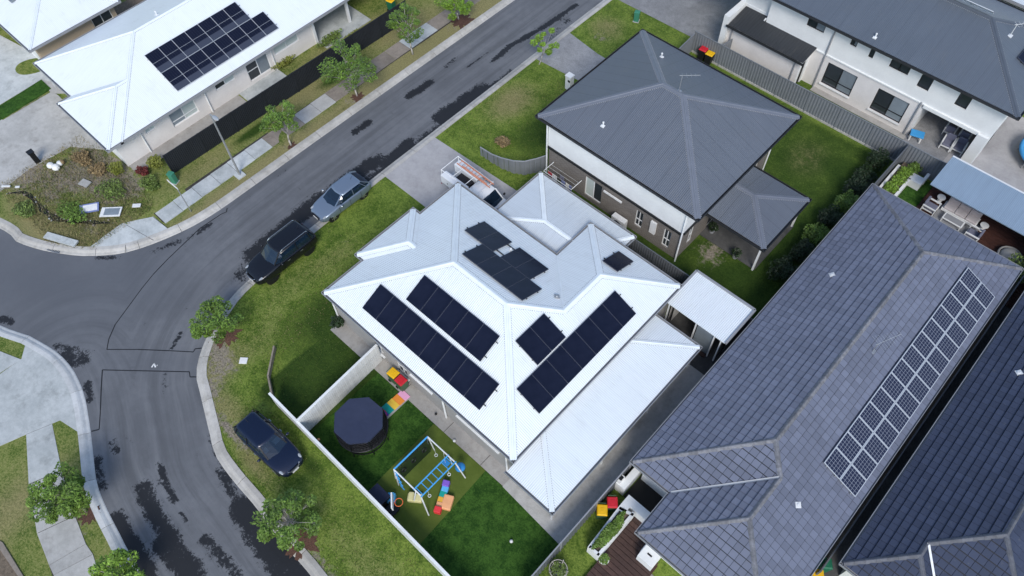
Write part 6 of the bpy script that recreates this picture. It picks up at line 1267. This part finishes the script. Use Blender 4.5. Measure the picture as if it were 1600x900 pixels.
# ------------------------------------------------------------------ back terrace of the tiled house
tg = thing('raised_planter', 'white stepped planter wall with green planting on the back terrace', 'planter', (-4, 38.3, GZ))
for nm, (x0, x1, y0, y1, h) in (('planter_wall', (-3.78,-3.62,36.4,38.4,.55)), ('planter_corner', (-3.78,-2.95,38.3,38.95,.55)), ('planter_end', (-3.1,-2.92,38.95,39.5,.55)), ('planter_edge', (-4.75,-4.6,36.4,38.9,.6)), ('planter_soil', (-4.6,-3.78,36.4,39.5,.42))): MB().box(x0,y0,GZ,x1,y1,GZ+h).build(nm, 'render_white' if 'soil' not in nm else 'soil', tg)
for i, (x, y, lb) in enumerate(((-4.2,36.9,'bright plant at the near end of the white stepped planter'),(-4.15,37.7,'second bright plant from the near end of the stepped planter'),(-4.15,38.5,'leafy plant in the middle of the stepped planter'),(-3.9,39.2,'leafy plant in the fence corner of the stepped planter'))): shrub(lb, (x,y,GZ+.4), (.4,.5,.4), 'leaf_bright' if i < 3 else 'leaf', 450, .07, seed=140+i, name='plant', cat='plant')
slab('terrace_turf', rect(-3.6, -2.4, 36.6, 39.4), GZ+.03, 'turf'); tdk = slab('terrace_deck', rect(-2.4, 6.0, 34.0, 39.5), GZ+.10, 'decking_red')
for k in range(20): MB().box(-2.38, 34.1+k*.27, GZ+.097, 5.9, 34.1+k*.27+.25, GZ+.125).build('deck_board', 'decking_red', tdk)
slab('terrace_rug', rect(-1.35, 1.1, 36.2, 38.2), GZ+.145, 'rug', None, .015, 'structure')
pg = thing('canopy', 'flat blue-grey metal canopy over the back terrace', 'canopy', (1.5, 38.2, GZ))
MB().add([(-2.45,36.85,2.42),(7,36.85,2.42),(7,39.5,2.56),(-2.45,39.5,2.56),(-2.45,36.85,2.48),(7,36.85,2.48),(7,39.5,2.62),(-2.45,39.5,2.62)], [(3,2,1,0),(4,5,6,7),(0,1,5,4),(1,2,6,5),(2,3,7,6),(3,0,4,7)]).build('roof', 'roof_bluesteel', pg); MB().beam((-2.45,39.53,2.60),(7,39.53,2.60),.09,.09).build('gutter', 'gutter_white', pg)
for x in (-2.3, 2.2, 6.8): MB().box(x-.05,39.3,GZ,x+.05,39.4,2.5).build('post', 'gutter_grey', pg)
def lounge_chair(label, x, y, rz, w=.72):
    c = thing('armchair', label, 'armchair', (x,y,GZ+.13), rz=rz, group='terrace armchairs'); h = w/2
    for sx in (-h, h):
        for sy in (-.36, .36): MB().box(sx-.03, sy-.03, 0, sx+.03, sy+.03, .58 if sy > 0 else .55).build('leg', 'white_metal', c, local=True)
        MB().box(sx-.045, -.40, .55, sx+.045, .40, .60).build('armrest', 'white_metal', c, local=True)
    MB().box(-h+.04,-.36,.22,h-.04,.36,.28).build('seat_frame', 'white_metal', c, local=True); MB().box(-h+.06,-.33,.28,h-.06,.28,.42).build('cushion', 'cushion', c, local=True, bevel=.04); MB().box(-h+.05,.26,.35,h-.05,.40,.82).build('backrest', 'cushion', c, local=True, bevel=.04)
    return c
lounge_chair('white armchair with grey cushion on the terrace, next to the small lawn', -1.75, 37.25, math.pi/2); lounge_chair('white armchair with grey cushion on the terrace, at the far end of the low table', 1.0, 37.0, -math.pi/2)
sf = thing('sofa', 'long pale outdoor sofa under the edge of the blue-grey canopy', 'sofa', (-.2, 38.05, GZ+.13)); MB().box(-1.05,-.35,.1,1.05,.35,.28).build('frame', 'white_metal', sf, local=True)
for i in range(3): MB().box(-.98+i*.66,-.34,.28,-.98+i*.66+.64,.22,.43).build('cushion', 'cushion_pale', sf, local=True, bevel=.04); MB().box(-.98+i*.66,.2,.35,-.98+i*.66+.64,.36,.78).build('back_cushion', 'cushion_pale', sf, local=True, bevel=.04)
ctb = thing('coffee_table', 'low white coffee table with grey top on the terrace rug', 'coffee table', (-.3, 37.2, GZ+.13)); MB().box(-.6,-.28,.34,.6,.28,.38).build('tabletop', 'white_metal', ctb, local=True); MB().box(-.52,-.21,.38,.52,.21,.395).build('inlay', 'rug', ctb, local=True)
for sx in (-.55,.55):
    for sy in (-.24,.24): MB().box(sx-.03,sy-.03,0,sx+.03,sy+.03,.34).build('leg', 'white_metal', ctb, local=True)
for i, (x, y, lb) in enumerate(((-1.6,38.25,'white side table at the lawn end of the pale sofa'),(1.2,37.95,'white side table at the far end of the pale sofa'))):
    s_t = thing('side_table', lb, 'side table', (x,y,GZ+.13), 'terrace side tables'); MB().tube((0,0,.42),(0,0,.46),.24,None,20).build('top', 'white_plastic', s_t, local=True); MB().tube((0,0,0),(0,0,.42),.15,.10,14).build('base', 'white_plastic', s_t, local=True)
shrub('dark bushy plant on the terrace edge by the tiled gutter', (.8, 35.6, GZ+.1), (.4,.4,.45), 'leaf_dark', 500, .07, seed=150); shrub('tall leafy shrub at the far end of the dark deck', (3.7, 35.6, GZ+.1), (.9,.9,1.3), 'leaf_olive', 1200, .08, seed=151)
rk = thing('rock_pile', 'grey rounded feature by the far end of the deck', 'rock', (3.2, 37.0, GZ+.12)); MB().ball((0,0,.28),.55,.5,.35,14,8).build('stone', 'concrete', rk, local=True, smooth=True); MB().ring((0,0,.3),.62,.06,24,6).build('hose_coil', 'concrete', rk, local=True)

# ------------------------------------------------------------------ back patio of the cream house
tt = thing('water_table', 'small blue childrens table beside the cream house patio', 'table', (*at(1433,210,.6)[:2], GZ+.04), rz=.3); MB().box(-.42,-.3,.45,.42,.3,.55).build('tabletop', 'sky_blue', tt, local=True, bevel=.04)
for sx in (-.32,.32):
    for sy in (-.2,.2): MB().box(sx-.04,sy-.04,0,sx+.04,sy+.04,.45).build('leg', 'white_plastic', tt, local=True)
k = 0
for q, lb, rz in (((1479,226),'white patio chair nearest the fence outside the cream house',.1),((1497,232),'second white patio chair along the fence side outside the cream house',.1),((1484,205),'white patio chair under the edge of the cream house wall',3.2),((1506,214),'white patio chair beside the cream house pier',3.2)):
    P = at(*q, .4); c = lounge_chair(lb, P.x, P.y, rz, .62); c['group'] = 'chairs on the cream house patio'; c['category'] = 'chair'
P = at(1494, 218, .5); ot = thing('patio_table', 'glass topped white table between the chairs on the cream house patio', 'table', (P.x, P.y, GZ+.04)); MB().box(-.55,-.35,.40,.55,.35,.44).build('tabletop', 'white_metal', ot, local=True); MB().box(-.5,-.3,.44,.5,.3,.446).build('glass', 'window_blind', ot, local=True)
for sx in (-.5,.5):
    for sy in (-.3,.3): MB().box(sx-.03,sy-.03,0,sx+.03,sy+.03,.40).build('leg', 'white_metal', ot, local=True)
t2_ = thing('trampoline', 'round trampoline with a bright blue padded rim at the right edge of the photo', 'trampoline', (1.75, 45.6, GZ+.03)); MB().ring((0,0,.72), 1.65, .14, 40, 6).build('spring_pad', 'sky_blue', t2_, local=True, smooth=True); MB().tube((0,0,.66),(0,0,.70),1.6,None,32).build('mat', 'black_net', t2_, local=True)
for kk in range(6): a = kk*math.pi/3; MB().tube((1.65*math.cos(a),1.65*math.sin(a),0),(1.65*math.cos(a),1.65*math.sin(a),.7),.03).build('leg', 'galvanised', t2_, local=True)
um = thing('parasol', 'folded white shade sail by the corner of the cream house', 'shade', (*at(1585,140,1.5)[:2], GZ)); MB().tube((0,0,0),(0,0,2.0),.03).build('pole', 'white_metal', um, local=True); MB().add([(-.9,-.2,1.5),(0,-.7,1.35),(.9,.1,1.5),(.1,.8,1.45),(0,0,2.0)], [(0,1,4),(1,2,4),(2,3,4),(3,0,4)]).build('canvas', 'white_plastic', um, local=True)

# ------------------------------------------------------------------ things around the brick house
ac = thing('air_conditioner', 'white air conditioner unit against the brick wall', 'air conditioner', (-14.75, 24.0, GZ)); MB().box(-.47,-.18,.10,.47,.18,.95).build('body', 'white_plastic', ac, local=True, bevel=.02); MB().ring((.0,-.19,.52), .30, .02, 22, 5, (0,1,0)).build('fan_guard', 'gutter_grey', ac, local=True); MB().tube((0,-.178,.52),(0,-.184,.52),.28,None,22).build('fan', 'black_plastic', ac, local=True); MB().box(-.4,-.14,0,.4,.14,.10).build('base', 'black_plastic', ac, local=True)
cl2 = thing('clothesline', 'white folding clothesline with washing on the brick wall', 'clothesline', (-19.1, 24.35, 1.55)); MB().path([(-1.1,0,0),(-1.1,-.95,0),(1.1,-.95,0),(1.1,0,0)], .022).build('frame', 'white_metal', cl2, local=True)
for yy in (-.25,-.5,-.75): MB().tube((-1.1,yy,0),(1.1,yy,0),.006,None,4).build('line', 'white_plastic', cl2, local=True)
for i, (x, yy, mt, w, h) in enumerate(((-.75,-.75,'cloth_red',.30,.42),(-.40,-.75,'white_plastic',.34,.55),(-.02,-.5,'cushion',.30,.45),(.3,-.75,'cloth_blue',.28,.6),(.62,-.75,'white_plastic',.24,.62),(.85,-.75,'cloth_blue',.18,.6))):
    g = MB(); P = [];  
    for j in range(6): P += [(x-w/2+w*j/5, yy+.018*(j % 2), .01), (x-w/2+w*j/5, yy+.035*(j % 2), -h)]
    g.add(P, [(2*j,2*j+2,2*j+3,2*j+1) for j in range(5)]); o = g.build('garment', mt); o.location = (-19.1,24.35,1.55); tag(o, ['red cloth hanging first on the clothesline','white cloth hanging second on the clothesline','dark cloth hanging on the middle line of the clothesline','blue cloth hanging in the middle of the clothesline','long white cloth near the window end of the clothesline','narrow blue cloth at the window end of the clothesline'][i], 'washing', 'washing on the line')
def aerial(par, P, mast, boom, n, ang, spread=.7, mat='white_metal'):
    P = Vector(P); m = MB(); m.box(P.x-.13,P.y-.13,P.z-.03,P.x+.13,P.y+.13,P.z+.04); m.tube(P, P+Vector((0,0,mast)), .02); m.build('mast', mat, par)
    d = Vector((math.cos(ang), math.sin(ang), 0)); s = Vector((-d.y, d.x, 0)); T = P+Vector((0,0,mast)); b = MB(); b.tube(T-d*.15, T+d*boom, .014)
    b.build('boom', mat, par); e = MB()
    for k in range(n): c = T+d*(boom*k/(n-1)); w = spread*(1-.6*k/(n-1))/2; e.tube(c-s*w, c+s*w, .007, None, 4)
    e.build('elements', mat, par)
P = (-15.3, 28.95, GE+4.9*TG-.05); an = thing('antenna', 'thin white television antenna on the ridge of the grey roof', 'antenna', P); aerial(an, P, 1.15, .95, 5, .75, .4, 'galvanised')
z = 3.6
for _ in range(4): Q = at(1363, 549, z); z = TZ+(3.80-Q.x)*K1
an = thing('antenna', 'white comb-like television antenna on the tiled roof beside the solar strip', 'antenna', Q); aerial(an, Q, .75, 1.3, 10, 1.15, .9, 'galvanised')
z = 6.0
for _ in range(4): Q = at(1578, 56, z); z = 5.32+(-.88-Q.x)*.39
an = thing('antenna', 'small antenna on the slate-blue roof near the top right corner', 'antenna', Q); aerial(an, Q, .8, .9, 5, .9, .5)
mb = thing('letterbox', 'white pillar letterbox at the front corner of the brick house', 'letterbox', (-24.62, 31.03, GZ)); MB().box(-.22,-.20,0,.22,.20,1.12).build('body', 'white_plastic', mb, local=True, bevel=.01); MB().box(.0,-.205,.72,.2,-.20,.90).build('slot_panel', 'black_plastic', mb, local=True); MB().box(-.25,-.23,1.12,.25,.23,1.17).build('cap', 'white_plastic', mb, local=True)
def pillar(label, P, mat, h=.75, w=.18, rz=.4):
    b = thing('service_pillar', label, 'utility box', (P[0],P[1],GZ), rz=rz); MB().box(-w,-w*.9,0,w,w*.9,h).build('body', mat, b, local=True, bevel=.03); MB().box(-w*1.08,-w,h,w*1.08,w,h+.07).build('lid', mat, b, local=True, bevel=.02); MB().box(-w*1.2,-w*1.2,-.02,w*1.2,w*1.2,.05).build('base', 'concrete', b, local=True)
pillar('green electricity pillar on the lawn above the grey roof', at(994,33,.1), 'box_green'); pillar('green electricity pillar at the end of the black fence', at(274,285,.1), 'box_green', .8)
for i, (q, lb) in enumerate((((1148,402),'potted plant under the verandah of the brick house, beside the post'),((1112,362),'potted plant under the verandah against the brick wall'))):
    P = at(*q, .2); pv = thing('potted_plant', lb, 'potted plant', (P.x,P.y,GZ+.06)); MB().tube((0,0,0),(0,0,.3),.13,.19,12).build('pot', 'gutter_grey', pv, local=True); lf = MB(); leafset(lf, random.Random(i), (0,0,.5), (.3,.3,.25), 150, .08, flat=.9); lf.build('foliage', 'leaf_dark', pv, local=True, uv=False)
# ------------------------------------------------------------------ street furniture and the rough lot
lp = thing('street_lamp', 'tall grey street lamp pole beside the black fence and footpath', 'street lamp', (-35.16, 11.24, GZ))
MB().tube((0,0,0),(0,0,5.3),.075,.05,10).build('pole', 'galvanised', lp, local=True); MB().box(-.28,-.28,-.02,.28,.28,.06).build('footing', 'concrete_pale', lp, local=True); MB().tube((0,0,5.25),(.35,.0,5.38),.035).build('arm', 'galvanised', lp, local=True); MB().ball((.55,0,5.40),.30,.13,.07).build('lamp_head', 'headlight', lp, local=True, smooth=True)
ss = thing('street_sign', 'white street sign blade on a thin grey pole by the footpath', 'street sign', (-35.0, 7.44, GZ)); MB().tube((0,0,0),(0,0,2.25),.032,None,8).build('pole', 'galvanised', ss, local=True); MB().beam((-.9,-.05,2.30),(.06,.0,2.22),.03,.16).build('blade', 'white_plastic', ss, local=True)
di = thing('storm_drain', 'concrete stormwater inlet with iron grate in the curved kerb', 'drain', (-39, .6, 0))
a, b = at(68,372,.2), at(116,386,.2); d = (b-a).normalized(); nn = Vector((d.y,-d.x,0)); nn = nn if nn.dot(Vector((0,0,CAM_H))-a) or True else nn
P0 = [a, b, b+Vector((-d.y,d.x,0))*.45, a+Vector((-d.y,d.x,0))*.45]; MB().prism([(p.x,p.y) for p in P0], .16, .27).build('lintel', 'concrete_pale', di); MB().prism([(p.x,p.y) for p in (a+nn*.02, b+nn*.02, b-nn*.3, a-nn*.3)], .01, .155).build('opening', 'interior_dark', di)
gc = at(87,389,0); ga_ = math.atan2(d.y,d.x); MB().obox((gc.x,gc.y), .45, .26, .024, .045, ga_).build('grate_frame', 'galvanised', di)
for k in range(9): t = -.38+k*.095; MB().obox((gc.x+math.cos(ga_)*t, gc.y+math.sin(ga_)*t), .018, .23, .045, .056, ga_).build('grate_bar', 'black_metal', di)
def board(label, q, w, h, rz, mats, name='sheet_panel', cat='debris', t=.05, tilt=.0, z=.12):
    P = at(*q, .2); o = thing(name, label, cat, (P.x,P.y,GZ+z), rz=rz); o.rotation_euler = (tilt, tilt*.5, rz)
    MB().box(-w/2,-h/2,0,w/2,h/2,t).build('panel', mats[0], o, local=True); 
    if len(mats) > 1: MB().box(-w*.32,-h*.36,t,w*.42,h*.36,t+.01).build('inset', mats[1], o, local=True)
    if len(mats) > 2: MB().box(w*.30,-h*.5,t+.002,w*.44,h*.5,t+.014).build('strip', mats[2], o, local=True)
board('white framed glass panel lying in the rough lot by the ditch', (174,332), 1.25, .72, .78, ['white_plastic','window_blind'])
board('folded white and navy sheeting lying in the rough lot', (140,326), 1.15, .66, 1.0, ['cloth_blue','white_plastic'], tilt=.08)
board('small white board on the grass by the concrete ramp', (214,322), .5, .26, .8, ['white_plastic']); board('white plank near the left edge of the rough lot', (10,292), .55, .12, .75, ['white_plastic']); board('small white offcut beside the white plank', (28,293), .28, .14, .8, ['white_plastic']); board('grey pallet piece in the weeds behind the navy sheeting', (133,287), .7, .5, .3, ['concrete']); board('small pale plate on the mulch by the road seams', (380,563), .42, .36, .7, ['white_plastic'], z=.02)
lt = thing('garbage_bags', 'white plastic bags dumped on the rough lot', 'bags', (*at(88,259,.2)[:2], GZ)); 
for dx, dy, r in ((-.2,-.25,.26),(.22,-.1,.28),(.05,.25,.22)): MB().ball((dx,dy,r*.7),r,r*.9,r*.75,9,6).build('bag', 'white_plastic', lt, local=True)
MB().ball((.1,.42,.2),.2,.14,.15,8,5).build('bag', 'leaf_dry', lt, local=True)
bk = thing('letterbox', 'dark steel letterbox post at the edge of the far driveway', 'letterbox', (*at(60,254,.1)[:2], GZ)); MB().box(-.12,-.16,0,.12,.16,.95).build('body', 'black_metal', bk, local=True); MB().box(-.2,-.2,.95,.2,.2,1.02).build('cap', 'black_metal', bk, local=True)
dt = thing('ditch', 'dark wet ditch with rubble curving through the rough lot', 'ditch', (*at(75,330,.1)[:2], GZ))
dp = pxl([(12,303),(40,302),(60,320),(72,332),(90,343),(115,346),(140,348),(172,349)], GZ); dl = spline(dp, .35); rg = random.Random(31); L1 = []; L2 = []
for i, (p, q) in enumerate(zip(offset(dl, .17), offset(dl, -.17))):
    e = .5+.5*math.sin(math.pi*min(1, (i+1)/len(dl)*1.1)); c = ((p[0]+q[0])/2, (p[1]+q[1])/2); k = e*rg.uniform(.6,1.5); L1.append((c[0]+(p[0]-c[0])*k, c[1]+(p[1]-c[1])*k)); L2.append((c[0]+(q[0]-c[0])*k, c[1]+(q[1]-c[1])*k))
n = len(L1); MB().add([(x,y,GZ+.035) for x, y in L1]+[(x,y,GZ+.035) for x, y in L2], [(i,n+i,n+i+1,i+1) for i in range(n-1)]).build('water', 'water_dark', dt)
for k in range(34):
    i = rg.randrange(n); s = rg.uniform(.03,.09); c = (dl[i][0]+rg.uniform(-.3,.3), dl[i][1]+rg.uniform(-.3,.3), GZ+.05); MB().ball(c, s, s*.8, s*.6, 6, 4).build('stone', 'concrete_dirty' if k % 4 else 'concrete_pale', dt)
# mulch rings at street trees
for q, r, lb in (((352,520),1.0,'mulch'),((470,848),1.0,'mulch'),((140,803),.6,'mulch'),((558,152),.55,'mulch'),((456,228),.4,'mulch'),((722,33),1.0,'mulch')):
    P = at(*q, GZ); rg2 = random.Random(int(q[0])); P = Vector((P.x, P.y)); rr_ = [r*(.75+.18*math.sin(k*.9+q[0])+rg2.uniform(-.16,.16)) for k in range(60)]; poly = [(P.x+rr_[k]*math.cos(k*.10472), P.y+rr_[k]*math.sin(k*.10472)) for k in range(60)]
    slab('mulch_bed', poly, GZ+.022, 'mulch', None, .02)

slab('gap_shade_paving', rect(3.35, 5.1, 9, 40), GZ+.03, 'slab_dark')  # dark slab puts the corridor's deep shade into its colour
